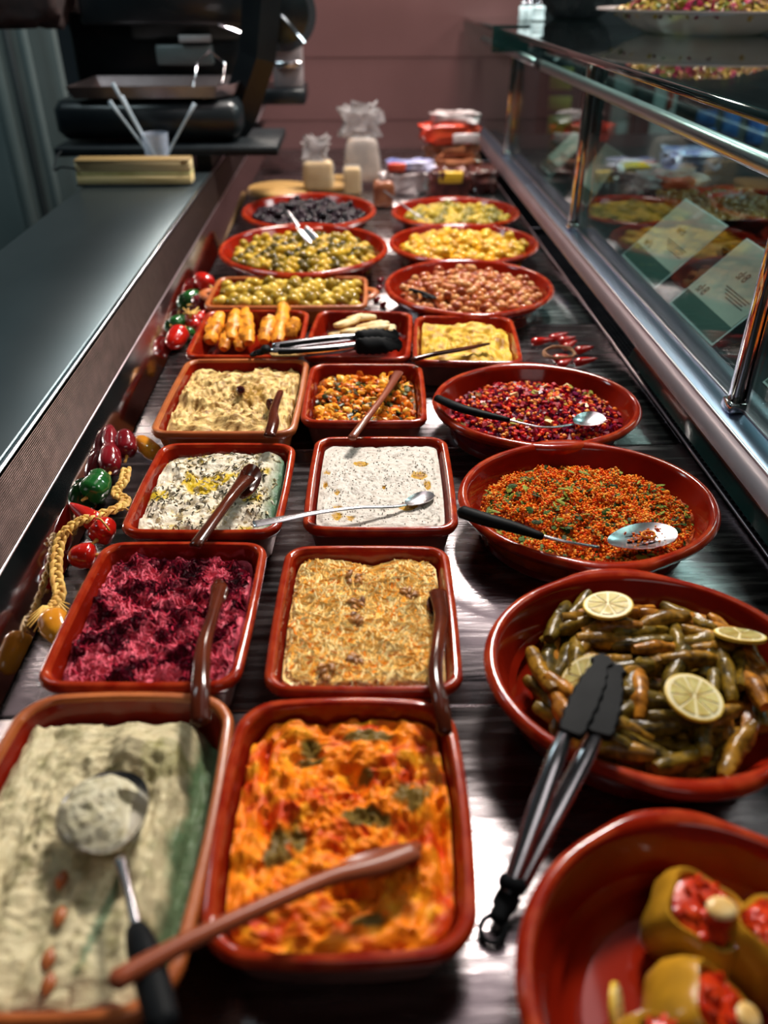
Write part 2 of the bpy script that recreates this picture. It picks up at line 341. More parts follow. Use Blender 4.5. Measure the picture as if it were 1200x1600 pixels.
def dish_round(key, label, ext, h, group=None, lip=.05, cx=None, rad=None, sy=1.0):
    l, r_, t, b_ = ext
    if rad is None:
        yt = P((l+r_)/2, t, h).y; yb = P((l+r_)/2, b_, h).y; yc = (yt+yb)/2
        v = min(np.linspace(t, b_, 200), key=lambda q: abs(P(l, q, h).y-yc))
        a, b2 = P(l, v, h), P(r_, v, h); rad = (b2.x-a.x)/2; c = Vector(((a.x+b2.x)/2, yc, 0)); sy = max(.9, min(1.12, (yt-yb)/2/rad/(1+lip)))
    else: c = Vector(cx)
    D = Dish(); D.kind = 'round'; D.w = D.d = 2*rad; D.d *= sy; D.h = h; D.loc = c; D.rz = 0; D.label = label; D.rad = rad; D.sy = sy
    n = 72
    def outline(o, lp=0):
        res = []
        for q in range(n):
            a = q*2*math.pi/n; bump = math.exp(-(math.cos(a)/.33)**4)*lp
            res.append(((rad-o+bump*.15)*math.cos(a), ((rad*sy)-o+bump)*math.sin(a)))
        return res
    D.outline = lambda o: outline(o, 0)
    L0 = lip*rad
    prof = [(rad*.2, 0, 2, 0), (rad*.185, .003, 0, 0), (.03, h*.35, 0, 0), (.0095, h-.018, 0, .3), (.002, h-.012, 1, 1), (-.001, h-.006, 1, 1), (.0015, h-.0015, 1, 1), (.0055, h, 1, .8), (.009, h-.0015, 0, .35), (.012, h-.006, 0, .1), (.022, h*.5, 0, 0), (.032, .013, 0, 0), (.046, .0075, 0, 0), (.06, .007, 0, 0)]
    Ls = [[(x, y, z) for x, y in outline(o, L0*lp)] for o, z, _, lp in prof]
    r = empty('terracotta_dish', label, 'dish', c, 0, group)
    b = MB(); b.loops(Ls, mis=[p[2] for p in prof]); b.build('dish_body', MATS[:3], r)
    D.root = r; DISHES[key] = D; return D
OR = (3, 3, 3)
dish_rect('near', 'orange-rimmed rectangular terracotta dish in the near left corner holding pale hummus', [(-25, 1088), (343, 1088), (302, 1580), (-120, 1580)], .052, (0, 3, 3), rr=.03, bulge=.006)
dish_rect('orange', 'large rectangular terracotta dish at the bottom holding orange pepper dip', [(366, 1096), (702, 1092), (752, 1492), (320, 1495)], .052, rr=.03, bulge=.006)
dish_rect('beet', 'rectangular red terracotta dish holding the pink beetroot salad', [(150, 845), (412, 845), (380, 1073), (62, 1071)], .05)
dish_rect('carrot', 'rectangular red terracotta dish holding the shredded carrot salad', [(447, 851), (703, 851), (722, 1079), (408, 1079)], .05)
dish_rect('mint', 'rectangular red terracotta dish holding herbed yogurt beside the pepper garland', [(246, 691), (462, 691), (437, 832), (189, 831)], .05)
dish_rect('tz', 'rectangular red terracotta dish holding white yogurt dip with oil pools', [(485, 681), (697, 681), (719, 827), (480, 827)], .052)
dish_rect('humus', 'orange unglazed rectangular dish holding cream hummus with a dark olive', [(282, 560), (476, 560), (470, 676), (241, 676)], .05, (0, 3, 3))
dish_rect('veg', 'small rectangular terracotta dish holding diced orange vegetables', [(482, 567), (657, 567), (671, 659), (472, 659)], .05)
dish_rect('rolls', 'rectangular terracotta dish holding golden fried rolls', [(314, 484), (480, 484), (472, 556), (297, 556)], .045)
dish_rect('pastry', 'rectangular terracotta dish under the black tongs holding pale pastry strips', [(492, 484), (645, 487), (640, 560), (476, 557)], .045)
dish_rect('yellow', 'small square terracotta dish holding mustard yellow dip', [(648, 492), (805, 495), (814, 566), (645, 564)], .05)
dish_rect('oblong', 'oblong orange terracotta dish with ear handles holding green olives', [(336, 432), (570, 431), (578, 478), (322, 479)], .042, (0, 3, 3), ears=True)
dish_round('olive2', 'round terracotta dish holding green olives with the steel scoop', (342, 606, 347, 428), .055)
dish_round('black', 'round terracotta dish at the far left holding black olives', (378, 587, 300, 356), .05)
dish_round('olive3', 'round terracotta dish at the far right holding small green olives', (612, 812, 306, 354), .045)
dish_round('yellowo', 'round terracotta dish holding bright yellow olives', (608, 842, 347, 410), .05)
dish_round('brown', 'round terracotta dish holding pinkish brown olives', (601, 865, 402, 492), .055)
dish_round('cab', 'oval-lipped round terracotta dish holding red cabbage and corn salad', (677, 1001, 564, 699), .055)
dish_round('tab', 'wide round terracotta dish holding orange bulgur salad', (718, 1121, 686, 886), .055)
dish_round('dol', 'large round terracotta dish holding stuffed vine leaves and lemon slices', (760, 1285, 885, 1240), .058)
pt = P(1120, 1258, .06)
dish_round('pep', 'round terracotta dish in the near right corner holding stuffed peppers', (0, 0, 0, 0), .06, rad=.122, cx=(P(1122, 1500, .06).x, pt.y-.127, 0))
# ---------------------------------------------------------------- food surfaces
def food(key, name, label, off, hf, cf, m, nl=56, cat='food', sub=96):
    D = DISHES[key]; out = D.outline(off); n0 = len(out)
    # resample evenly
    pts = [Vector((x, y)) for x, y in out]; cum = [0]
    for i in range(n0): cum.append(cum[-1]+(pts[(i+1) % n0]-pts[i]).length)
    ev = []; j = 0
    for k in range(sub):
        s_ = cum[-1]*k/sub
        while cum[j+1] < s_: j += 1
        t = (s_-cum[j])/max(cum[j+1]-cum[j], 1e-9); ev.append(pts[j].lerp(pts[(j+1) % n0], t))
    vs = []; cs = []
    for l in range(nl):
        k = 1-l/nl; e = (1-k)
        for p in ev:
            x, y = p.x*k, p.y*k; z = hf(x, y, e); 
            if l == 0: z -= .006
            vs.append((x, y, z)); cs.append(cf(x, y, z))
    vs.append((0, 0, hf(0, 0, 1))); cs.append(cf(0, 0, vs[-1][2]))
    fs = []
    for l in range(nl-1):
        for i in range(sub): j = (i+1) % sub; fs.append((l*sub+i, l*sub+j, (l+1)*sub+j, (l+1)*sub+i))
    for i in range(sub): fs.append(((nl-1)*sub+i, (nl-1)*sub+(i+1) % sub, nl*sub))
    b = MB(); b.add([(0, 0, 0)], []); b.v = vs; b.c = cs; b.f = fs; b.m = [0]*len(fs)
    # underside skirt down to the dish floor so the mass is solid
    o = len(b.v); low = [Vector((p.x*.93, p.y*.93, .009)) for p in ev]; b.v += [tuple(p) for p in low]; b.c += [cs[0]]*sub
    for i in range(sub): j = (i+1) % sub; b.f.append((o+i, o+j, j, i)); b.m.append(0)
    b.f.append(tuple(o+i for i in reversed(range(sub)))); b.m.append(0)
    ob = b.build(name, m, None, loc=D.loc, rz=D.rz)
    D.hf = hf; D.off = off
    return tag(ob, label, cat)
def inside(D, x, y, o):
    if D.kind == 'round': return (x/(D.w/2-o))**2+(y/(D.d/2-o))**2 < 1
    hw, hd = D.w/2-o, D.d/2-o; return abs(x) < hw and abs(y) < hd and (abs(x)/hw)**7+(abs(y)/hd)**7 < 1
def rnd_in(D, o):
    while True:
        x = random.uniform(-1, 1)*(D.w/2); y = random.uniform(-1, 1)*(D.d/2)
        if inside(D, x, y, o): return x, y
def edgef(D, x, y, o, k=6):               # 0 at wall, 1 inside
    if D.kind == 'round': r = math.hypot(x/(D.w/2-o), y/(D.d/2-o)); return max(0, min(1, (1-r)*k))
    r = max(abs(x)/(D.w/2-o), abs(y)/(D.d/2-o)); return max(0, min(1, (1-r)*k))
def strands(key, name, n, cols, L=(.012, .022), rad=.0009, o=.016, lift=.0015, weights=None, parent=None, label=None, cmask=None, m=None, cat='food', rise=.6):
    D = DISHES[key]; b = MB()
    for i in range(n):
        x, y = rnd_in(D, o); a = random.uniform(0, 2*math.pi); l = random.uniform(*L)/2; cv = random.uniform(-.5, .5)
        col = cmask(x, y) if cmask else random.choices(cols, weights)[0]
        if col is None: continue
        s = random.uniform(.75, 1.15); col = tuple(c*s for c in col); pts = []
        for t in (-1, -.33, .33, 1):
            px = x+math.cos(a+cv*t)*l*t; py = y+math.sin(a+cv*t)*l*t
            if not inside(D, px, py, o*.8): px, py = x+(px-x)*.2, y+(py-y)*.2
            pts.append((px, py, D.hf(px, py, edgef(D, px, py, o))+lift*random.uniform(0, 1)+rad*rise+abs(t)*random.uniform(-.001, .001)))
        b.sweep(pts, [rad*.6, rad, rad, rad*.5], n=4, col=col, round_=False)
    ob = b.build(name, m or BIT, parent, loc=None if parent else D.loc, rz=0 if parent else D.rz)
    ob['kind'] = 'stuff'
    if not parent: tag(ob, label, cat)
    return ob
ICO = None
def ico():
    t = (1+5**.5)/2; v = [(-1, t, 0), (1, t, 0), (-1, -t, 0), (1, -t, 0), (0, -1, t), (0, 1, t), (0, -1, -t), (0, 1, -t), (t, 0, -1), (t, 0, 1), (-t, 0, -1), (-t, 0, 1)]
    s = 1/math.sqrt(1+t*t); v = [(a*s, b*s, c*s) for a, b, c in v]
    f = [(0, 11, 5), (0, 5, 1), (0, 1, 7), (0, 7, 10), (0, 10, 11), (1, 5, 9), (5, 11, 4), (11, 10, 2), (10, 7, 6), (7, 1, 8), (3, 9, 4), (3, 4, 2), (3, 2, 6), (3, 6, 8), (3, 8, 9), (4, 9, 5), (2, 4, 11), (6, 2, 10), (8, 6, 7), (9, 8, 1)]
    return v, f
IV, IF = ico()
CUBEV = [(-1, -1, -1), (1, -1, -1), (1, 1, -1), (-1, 1, -1), (-1, -1, 1), (1, -1, 1), (1, 1, 1), (-1, 1, 1)]
CUBEF = [(3, 2, 1, 0), (4, 5, 6, 7), (0, 1, 5, 4), (1, 2, 6, 5), (2, 3, 7, 6), (3, 0, 4, 7)]
def bits(key, name, specs, o=.018, label=None, parent=None, cat='food', m=None):
    D = DISHES[key]; b = MB()
    for n, shape, size, cols, lift in specs:
        for i in range(n):
            x, y = rnd_in(D, o); col = random.choice(cols); s = random.uniform(.7, 1.3)
            q = Matrix.Rotation(random.uniform(0, 6.28), 3, Vector((random.uniform(-1, 1), random.uniform(-1, 1), random.uniform(-1, 1))).normalized())
            k = random.uniform(.8, 1.2); col = tuple(c*k for c in col)
            if shape == 'leaf': q = Matrix.Rotation(random.uniform(0, 6.28), 3, 'Z') @ Matrix.Rotation(random.uniform(-.7, .7), 3, 'X')
            z = D.hf(x, y, edgef(D, x, y, o))+lift*random.uniform(.2, 1)
            if shape in ('ico', 'leaf'):
                vs = [Vector((x, y, z))+q @ Vector((p[0]*size[0]*s, p[1]*size[1]*s, p[2]*size[2]*s)) for p in IV]; b.add(vs, IF, 0, col)
            else:
                vs = [Vector((x, y, z))+q @ Vector((p[0]*size[0]*s*random.uniform(.7, 1.1), p[1]*size[1]*s*random.uniform(.7, 1.1), p[2]*size[2]*s)) for p in CUBEV]; b.add(vs, CUBEF, 0, col)
    ob = b.build(name, m or BIT, parent, loc=None if parent else D.loc, rz=0 if parent else D.rz); ob['kind'] = 'stuff'
    if not parent: tag(ob, label, cat)
    return ob
def blob(x, y, cx, cy, rx, ry, sd=0, jag=.5):
    return 1-((x-cx)/rx)**2-((y-cy)/ry)**2+jag*fbm(x, y, 60, sd)
# beetroot
Db = DISHES['beet']
def hb(x, y, e): return .0375+.009*fbm(x, y, 34, 1)+.005*fbm(x, y, 100, 2)-.004*(1-min(1, e*8))
def cb(x, y, z):
    t = fbm(x, y, 42, 5); s = fbm(x, y, 170, 9, 3)
    return mixc((.80, .13, .19), (.14, .002, .015), .38+t*2.0+s*.8)
f = food('beet', 'beetroot_salad', 'creamy magenta beetroot salad filling its red dish', .0135, hb, cb, ATTR, 60)
def bm_(x, y):
    t = .38+fbm(x, y, 42, 5)*2.0+random.gauss(0, .3); return (.78, .14, .20) if t < .2 else (.50, .03, .065) if t < .55 else (.17, .003, .018) if t < .85 else (.06, .001, .008)
strands('beet', 'beet_shred', 2300, None, L=(.007, .015), rad=.0011, parent=f, cmask=bm_, rise=.3)
# carrot
def hc(x, y, e): return .0405+.004*fbm(x, y, 40, 3)+.002*fbm(x, y, 110, 4)-.003*(1-min(1, e*8))-.006*math.exp(-((x-.005)/.012)**2)*(.5+.5*math.sin(y*90))
def cc(x, y, z):
    t = fbm(x, y, 70, 6); return mixc((1, .72, .30), (1, .46, .07), .1+t*1.2)
CAR = mat('carrot_cream', (0, 0, 0), (.98, .8, .6), .3, scale=90, bump=.15, bscale=300, attr=True, mulf=.2, spec=.2)
f = food('carrot', 'carrot_salad', 'creamy shredded carrot salad filling its dish', .0135, hc, cc, CAR, 60)
strands('carrot', 'carrot_shred', 2600, [(1.0, .64, .20), (1.0, .46, .06), (1.0, .80, .40), (.95, .28, .02)], L=(.012, .026), rad=.0013, weights=[5, 2.2, 6, .5], parent=f, rise=.3, m=CAR)
Dc = DISHES['carrot']
for i, (px, py) in enumerate([(553, 900), (558, 935), (557, 962), (555, 1025), (512, 1047), (640, 925)]):
    g = P(px, py, .045)-Dc.loc; b = MB()
    for k in range(7):
        a = random.uniform(0, 6.28); l = .008; p0 = Vector((g.x+random.uniform(-.006, .006), g.y+random.uniform(-.008, .008), 0)); p0.z = hc(p0.x, p0.y, 1)+.003
        d = Vector((math.cos(a), math.sin(a), .2))*l
        b.sweep([p0-d*.7, p0+Vector((0, 0, .002)), p0+d*.7], [.001, .0028, .001], [.0006, .0013, .0006], n=6)
    wn = b.build('walnut_piece', mat('walnut%d' % i, (.16, .05, .008), (.5, .2, .03), .45, scale=90, bump=.4), loc=Dc.loc)
    tag(wn, ['browned walnut garnish at the far end of the carrot salad', 'second browned garnish from the far end of the carrot salad', 'small browned garnish in the middle of the carrot salad',
             'browned garnish at the near end of the carrot salad', 'small browned garnish at the near left of the carrot salad', 'tiny dark garnish at the right of the carrot salad'][i], 'garnish')
# tzatziki
Dt = DISHES['tz']
oils = [(561, 723, .013, .0055), (655, 738, .014, .007), (668, 752, .005, .009), (600, 757, .003, .003), (508, 755, .004, .005), (510, 738, .005, .003), (527, 768, .005, .004), (640, 787, .015, .006), (530, 806, .008, .006), (551, 807, .006, .004), (530, 790, .006, .003)]
oils = [((P(a, b, .047)-Dt.loc).x, (P(a, b, .047)-Dt.loc).y, c*.8, d*1.4) for a, b, c, d in oils]
def oilv(x, y): return max(blob(x, y, a, b, c, d, 3, .5) for a, b, c, d in oils)
def ht(x, y, e): return .0445+.0025*fbm(x, y, 22, 7)+.0012*fbm(x, y, 110, 8)-.002*(1-min(1, e*10))-.0014*max(0, min(1, oilv(x, y)*3))
def ctz(x, y, z):
    o = oilv(x, y)
    if o > .1: return mixc((.60, .34, .01), (.32, .13, .003), o*.6+fbm(x, y, 160, 5)*.6)
    t = fbm(x, y, 220, 11, 2); g = max(0, fbm(x, y, 28, 12))
    return mixc((.70, .64, .57), (.12, .10, .06), (t-.26)*3*(.35+g*3.0))
f = food('tz', 'yogurt_dip', 'white yogurt dip with cumin specks and golden oil pools', .0135, ht, ctz, ATTR, 80, sub=150)
bits('tz', 'herb_specks', [(420, 'ico', (.0009, .0006, .0004), [(.06, .045, .02), (.12, .09, .03)], .0006)], parent=f)
# mint yogurt
def hm(x, y, e): return .040+.007*fbm(x, y, 30, 13)+.003*abs(fbm(x, y, 90, 14))-.003*(1-min(1, e*8))
Dm = DISHES['mint']
def cm(x, y, z):
    t = fbm(x, y, 110, 15, 3); o = fbm(x, y, 24, 16)
    c = mixc((.80, .72, .57), (.40, .28, .10), t*1.1)
    if o > .22: c = mixc(c, (.62, .42, .02), (o-.22)*6)
    if x > Dm.w/2-.032: c = mixc(c, (.10, .20, .12), (x-(Dm.w/2-.032))*60)
    return c
f = food('mint', 'herb_yogurt', 'lumpy white herb yogurt with yellow oil beside the wooden spoon', .0135, hm, cm, ATTR, 64, sub=120)
def mm(x, y):
    t = fbm(x, y, 22, 17)
    return random.choice([(.04, .035, .014), (.10, .07, .025), (.05, .06, .03)]) if t > -.12 and random.random() < .9 else None
strands('mint', 'dried_herbs', 420, None, L=(.003, .008), rad=.0007, parent=f, cmask=mm, rise=.3)
strands('mint', 'yogurt_curds', 260, [(.95, .88, .74), (.8, .68, .42)], L=(.004, .009), rad=.0013, parent=f, rise=-.1)
# cream hummus
def hh(x, y, e): return .040+.009*fbm(x, y, 24, 19)+.005*fbm(x, y, 80, 20)-.004*(1-min(1, e*6))+.004*math.exp(-((y-.03)/.03)**2)
def ch(x, y, z):
    t = fbm(x, y, 100, 21, 3); o = blob(x, y, .022, .012, .022, .03, 4, .7)
    c = mixc((.80, .56, .22), (.26, .12, .02), .1+t*2.2)
    if o > 0: c = mixc(c, (.42, .22, .02), min(.75, o*1.5))
    return c
food('humus', 'cream_hummus', 'thick cream hummus with oil in the orange unglazed dish', .0135, hh, ch, ATTR, 60, sub=120)
Dh = DISHES['humus']; g = P(376, 612, .05)
b = MB(); b.lathe([(.0005, -.006), (.0055, -.005), (.0075, 0), (.0055, .005), (.0025, .0058), (.0018, .004)], n=16); o = b.build('whole_olive', mat('wine_olive', (.05, .006, .008), (.09, .012, .015), .2, coat=.6), loc=(g.x, g.y, .052)); o.rotation_euler = (R(55), 0, R(20))
tag(o, 'single dark wine-coloured olive on the cream hummus', 'olive')
# yellow dip
def hy(x, y, e): return .041+.011*fbm(x, y, 24, 23)+.003*fbm(x, y, 80, 24)-.005*(1-min(1, e*5))
def cy(x, y, z): return mixc((.80, .50, .06), (.36, .16, .01), .2+fbm(x, y, 60, 25)*1.5)
food('yellow', 'mustard_yellow_dip', 'lumpy mustard yellow dip in its small square dish', .0135, hy, cy, ATTR, 46)
# orange dip
Do = DISHES['orange']
def ol(px, py, z=.045): g = P(px, py, z)-Do.loc; return g.x, g.y
holes = [(*ol(540, 1195), .013, .010), (*ol(560, 1210), .012, .009), (*ol(415, 1270), .006, .018), (*ol(625, 1290), .012, .014), (*ol(600, 1262), .015, .007), (*ol(545, 1385), .022, .006), (*ol(690, 1300), .004, .03), (*ol(583, 1330), .012, .007), (*ol(410, 1180), .003, .02)]
def ho(x, y, e):
    z = .0395+.007*fbm(x, y, 28, 27)+.005*fbm(x, y, 90, 28)-.004*(1-min(1, e*8))
    for a, b_, c, d in holes: z -= .011*math.exp(-((x-a)/c)**2-((y-b_)/d)**2)
    return z
patch = [(*ol(575, 1145), .024, .006), (*ol(480, 1160), .01, .008), (*ol(640, 1230), .016, .015), (*ol(480, 1180), .012, .004), (*ol(570, 1265), .02, .009), (*ol(455, 1295), .014, .012), (*ol(575, 1430), .013, .006), (*ol(430, 1330), .01, .012), (*ol(570, 1200), .006, .006)]
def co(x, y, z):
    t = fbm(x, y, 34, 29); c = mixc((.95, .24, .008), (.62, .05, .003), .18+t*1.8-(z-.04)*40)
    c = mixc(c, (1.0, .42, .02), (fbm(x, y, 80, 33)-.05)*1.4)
    g = max(1-((x-a)/c_)**2-((y-b_)/d)**2 for a, b_, c_, d in patch)+.9*fbm(x, y, 55, 30)
    if g > .1: c = mixc(c, (.10, .095, .02), min(.9, (g-.05)*2.2))
    return c
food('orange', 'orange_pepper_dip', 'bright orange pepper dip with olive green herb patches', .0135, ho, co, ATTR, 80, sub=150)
# near hummus
Dn = DISHES['near']
def nl_(px, py, z=.05): g = P(px, py, z)-Dn.loc; return g.x, g.y
tx, ty = nl_(215, 1170)
sx_, sy_ = nl_(165, 1270)
def hn(x, y, e):
    z = .0425+.0035*fbm(x*1.6, y*.35, 50, 31)+.002*fbm(x, y, 30, 37)+.0022*fbm(x, y, 120, 32)-.004*(1-min(1, e*8))+.006*math.sin(x*170+fbm(x, y, 12, 2)*3)*.4
    z += .017*math.exp(-((x-tx)/.03)**2-((y-ty)/.022)**2)
    back = (y-(ty+.03))
    if back > 0: z -= min(.028, back*.9)
    gx = x-(Dn.w/2-.036)
    if gx > 0: z -= min(.022, gx*1.3)
    return max(z, .012)
def cn(x, y, z):
    t = fbm(x, y, 70, 33, 3); c = mixc((.62, .54, .33), (.28, .25, .12), .0+t*1.3)
    gx = x-(Dn.w/2-.030)+.006*fbm(x, y, 30, 4)
    if gx > 0: c = mixc(c, (.07, .15, .07), min(.9, gx*140))
    lx, ly = nl_(160, 1420)
    g = 1-((x-lx-.12*(y-ly))/.0035)**2-((y-ly)/.04)**2
    if g > 0: c = mixc(c, (.07, .16, .08), min(.8, g*2))
    if math.exp(-((x-tx-.02)/.02)**2-((y-ty+.008)/.02)**2) > .5: c = mixc(c, (.30, .28, .09), .5)
    return c
food('near', 'pale_hummus', 'pale sage hummus piled in the near left dish', .0135, hn, cn, ATTR, 80, sub=150)
AL = mat('almond_skin', (.30, .07, .015), (.42, .13, .035), .35, scale=60)
for i, (px, py) in enumerate([(95, 1372), (90, 1425), (72, 1490), (72, 1530)]):
    x, y = nl_(px, py); b = MB(); b.sweep([(x, y-.007, 0), (x, y-.002, 0), (x, y+.003, 0), (x, y+.007, 0)], [.001, .0045, .0042, .001], [.001, .003, .003, .001])
    g = b.build('almond', AL, loc=(Dn.loc.x, Dn.loc.y, hn(x, y, 1)+.001))
    tag(g, ['farthest brown almond of the row on the pale hummus', 'second brown almond of the row on the pale hummus', 'dark almond near the steel spoon handle on the pale hummus', 'nearest brown almond of the row on the pale hummus'][i], 'almond', 'almonds on the pale hummus')
# salads with bits
def dome(D, z0, hgt, sd, am=.004, o=.03, off=(0, 0)):
    def f(x, y, e):
        r = math.hypot((x-off[0])/(D.w/2-o), (y-off[1])/(D.d/2-o)); return z0+hgt*max(0, 1-r*r)+am*fbm(x, y, 45, sd)
    return f
Dk = DISHES['cab']
f = food('cab', 'cabbage_salad', 'red cabbage, corn and pepper salad heaped in its round dish', .021, dome(Dk, .030, .012, 40, .003), lambda x, y, z: mixc((.12, .006, .03), (.25, .02, .03), fbm(x, y, 90, 1)+.4), ATTR, 40)
bits('cab', 'diced_vegetables', [(900, 'box', (.0034, .0028, .002), [(.22, .004, .025), (.12, .003, .035), (.45, .01, .02), (.32, .006, .015)], .004),
     (560, 'ico', (.0034, .003, .0028), [(.80, .10, .015), (.90, .22, .03), (.75, .03, .01), (.9, .36, .08)], .005),
     (50, 'box', (.005, .004, .002), [(.65, .42, .08), (.35, .34, .06), (.78, .6, .3)], .005)], o=.026, parent=f)
strands('cab', 'cabbage_shreds', 350, [(.10, .004, .05), (.2, .01, .09)], L=(.01, .018), rad=.0009, o=.03, parent=f)
Dtb = DISHES['tab']
f = food('tab', 'bulgur_salad', 'orange bulgur salad with chopped parsley heaped in its round dish', .021, dome(Dtb, .028, .015, 41, .010), lambda x, y, z: mixc((.55, .09, .008), (.30, .035, .004), fbm(x, y, 90, 1)+.4), ATTRD, 50, sub=120)
bits('tab', 'bulgur_grains', [(8500, 'ico', (.0016, .0013, .0012), [(1.0, .27, .012), (.95, .17, .008), (1.0, .40, .04), (.8, .08, .004), (1, .5, .1)], .0065),
     (330, 'leaf', (.0062, .0034, .0006), [(.03, .07, .008), (.06, .12, .012), (.02, .045, .008), (.22, .26, .03)], .006),
     (90, 'leaf', (.0085, .0018, .0005), [(.05, .1, .01), (.25, .3, .04)], .008)], o=.027, parent=f, m=ATTRD)
Dv = DISHES['veg']
f = food('veg', 'diced_vegetable_mix', 'chopped orange vegetables with dark green leaves in a small dish', .0135, dome(Dv, .028, .009, 42, .006, 0), lambda x, y, z: mixc((.40, .09, .01), (.1, .04, .008), fbm(x, y, 90, 1)+.4), ATTR, 40)
bits('veg', 'vegetable_pieces', [(300, 'ico', (.0078, .0058, .0046), [(.85, .36, .03), (.80, .22, .015), (.9, .46, .06), (.55, .12, .01)], .006),
     (210, 'leaf', (.007, .004, .001), [(.05, .055, .008), (.09, .09, .015), (.02, .022, .006)], .007), (300, 'ico', (.0022, .002, .002), [(.8, .3, .04), (.6, .12, .02)], .007)], o=.019, parent=f)
# pastry strips & rolls
PST = mat('pale_pastry', (.62, .36, .10), (.85, .66, .36), .5, scale=60, bump=.6, bscale=150)
Dp = DISHES['pastry']; 
for i in range(18):
    a = random.uniform(-.5, .5)+(i % 3)*.2; x = random.uniform(-.035, .035); y = -.036+.072*((i*7) % 18)/17; l = random.uniform(.022, .034)
    z = .018+.012*(i % 3)+.006
    d = Vector((math.cos(a), math.sin(a), random.uniform(-.08, .1))); b = MB()
    pts = [Vector((0, 0, 0))+d*l*t+Vector((0, 0, .001*random.uniform(-1, 1))) for t in (-1, -.5, 0, .5, 1)]
    b.sweep(pts, [.006, .0088, .0095, .0085, .006], [.004, .006, .0065, .006, .004], n=8)
    q = Dp.loc+Vector((max(-.035, min(.035, x)), y, z+.010)); o = b.build('pastry_strip', PST, loc=q); tag(o, 'pale flaky pastry strip in the dish under the black-tipped tongs', 'pastry', 'pastry strips in the dish under the tongs')
def roll_mesh(name, m, L=.08, r=.0095, sd=0, lumps=.12, bend=.0, n=12, seg=12, sq=.9):
    b = MB(); Ls = []
    for k in range(seg+1):
        t = k/seg; rr_ = r*(math.sin(math.pi*(.06+.88*t))**.35)*(1+lumps*noise.noise(Vector((t*6, sd, 0)))); l = []
        for q in range(n):
            a = q*2*math.pi/n+t*1.2; k2 = 1+lumps*noise.noise(Vector((t*5, math.cos(a)*1.3+sd, math.sin(a)*1.3)))+(.09 if (q % n) == 0 else 0)
            l.append(((t-.5)*L, rr_*k2*math.cos(a)+bend*math.sin(math.pi*t), rr_*k2*sq*math.sin(a)))
        Ls.append(l)
    return b.loops(Ls).build(name, m)
FRY = mat('fried_pastry', (.22, .04, .004), (.85, .32, .025), .33, scale=70, bump=.8, bscale=110, spec=.2, lo=.3, hi=.55)
Dr = DISHES['rolls']
rp = [(328, 533, 345, 492), (362, 530, 369, 488), (389, 535, 383, 485), (412, 533, 423, 497), (434, 533, 444, 478), (452, 528, 462, 500), (350, 545, 356, 520), (374, 545, 380, 522), (318, 530, 330, 500)]
rl = ['leftmost long fried roll leaning in the fried roll dish', 'second fried roll with blackened end from the left', 'third fried roll tapering at its top end', 'short fried roll right of the middle of the dish', 'tallest fried roll pointing up in the dish', 'rightmost fried roll against the dish wall', 'low fried roll under the left rolls', 'low fried roll under the third roll', 'greenish roll against the left wall of the dish']
for i, (a, b_, c, d) in enumerate(rp):
    z0, z1 = (.03, .048) if i < 6 else (.02, .03)
    if i == 8: z0, z1 = .022, .036
    p0, p1 = P(a, b_, z0), P(c, d, z1)
    o = roll_mesh('fried_roll', FRY, (p1-p0).length*1.05, .0135 if i < 6 else .011, i, .34)
    o.matrix_world = frame((p0+p1)/2, p1-p0); tag(o, rl[i], 'fried roll', 'fried rolls in the dish')
# dolmas
DOL = [mat('vine_leaf_%d' % i, a, b_, .27, scale=90, bump=.45, bscale=150, spec=.28) for i, (a, b_) in enumerate([((.035, .022, .003), (.28, .16, .014)), ((.08, .035, .004), (.42, .20, .018)), ((.022, .015, .003), (.18, .11, .012)), ((.14, .045, .005), (.55, .21, .02))])]
Dd = DISHES['dol']; dm = [roll_mesh('vine_leaf_roll', DOL[i % 4], .056, .0085, i*3.1, .2, random.uniform(-.006, .006)) for i in range(8)]
def ddz(x, y): r = math.hypot(x, y)/(Dd.rad-.03); return .018+.026*max(0, 1-r**3)
cnt = 0; used_ = []; placed = []
for layer in range(3):
    tries = 0; got = 0
    while tries < 2500 and got < [60, 62, 58][layer]:
        tries += 1; a = random.uniform(0, 6.28); r = math.sqrt(random.random())*(Dd.rad-.034-layer*.004)
        x, y = r*math.cos(a), r*math.sin(a); ang = a+math.pi/2+random.uniform(-.5, .5) if r > .075 else random.choice([.0, .2, -.2, 1.2])+random.uniform(-.4, .4)
        if any(math.hypot(x-q[0], y-q[1]) < .0150 for q in placed if q[2] == layer): continue
        ex = [(x+s*.024*math.cos(ang), y+s*.024*math.sin(ang)) for s in (-1, 1)]
        if any(math.hypot(*q) > Dd.rad-(.047, .037, .028)[layer] for q in ex): continue
        placed.append((x, y, layer)); got += 1
        src = dm[cnt % 8]; o = src if cnt < 8 else src.copy()
        if cnt >= 8: C.objects.link(o)
        o.location = Dd.loc+Vector((x, y, .017+layer*.0105+.5*(ddz(x, y)-.018)*layer/2)); o.rotation_euler = (random.uniform(-3, 3), random.uniform(-.16, .16), ang); s = random.uniform(.88, 1.12); o.scale = (s, s*.95, s)
        tag(o, 'glossy olive-brown stuffed vine leaf roll heaped with lemon slices in the large round dish', 'stuffed vine leaf', 'stuffed vine leaves in the large round dish'); cnt += 1
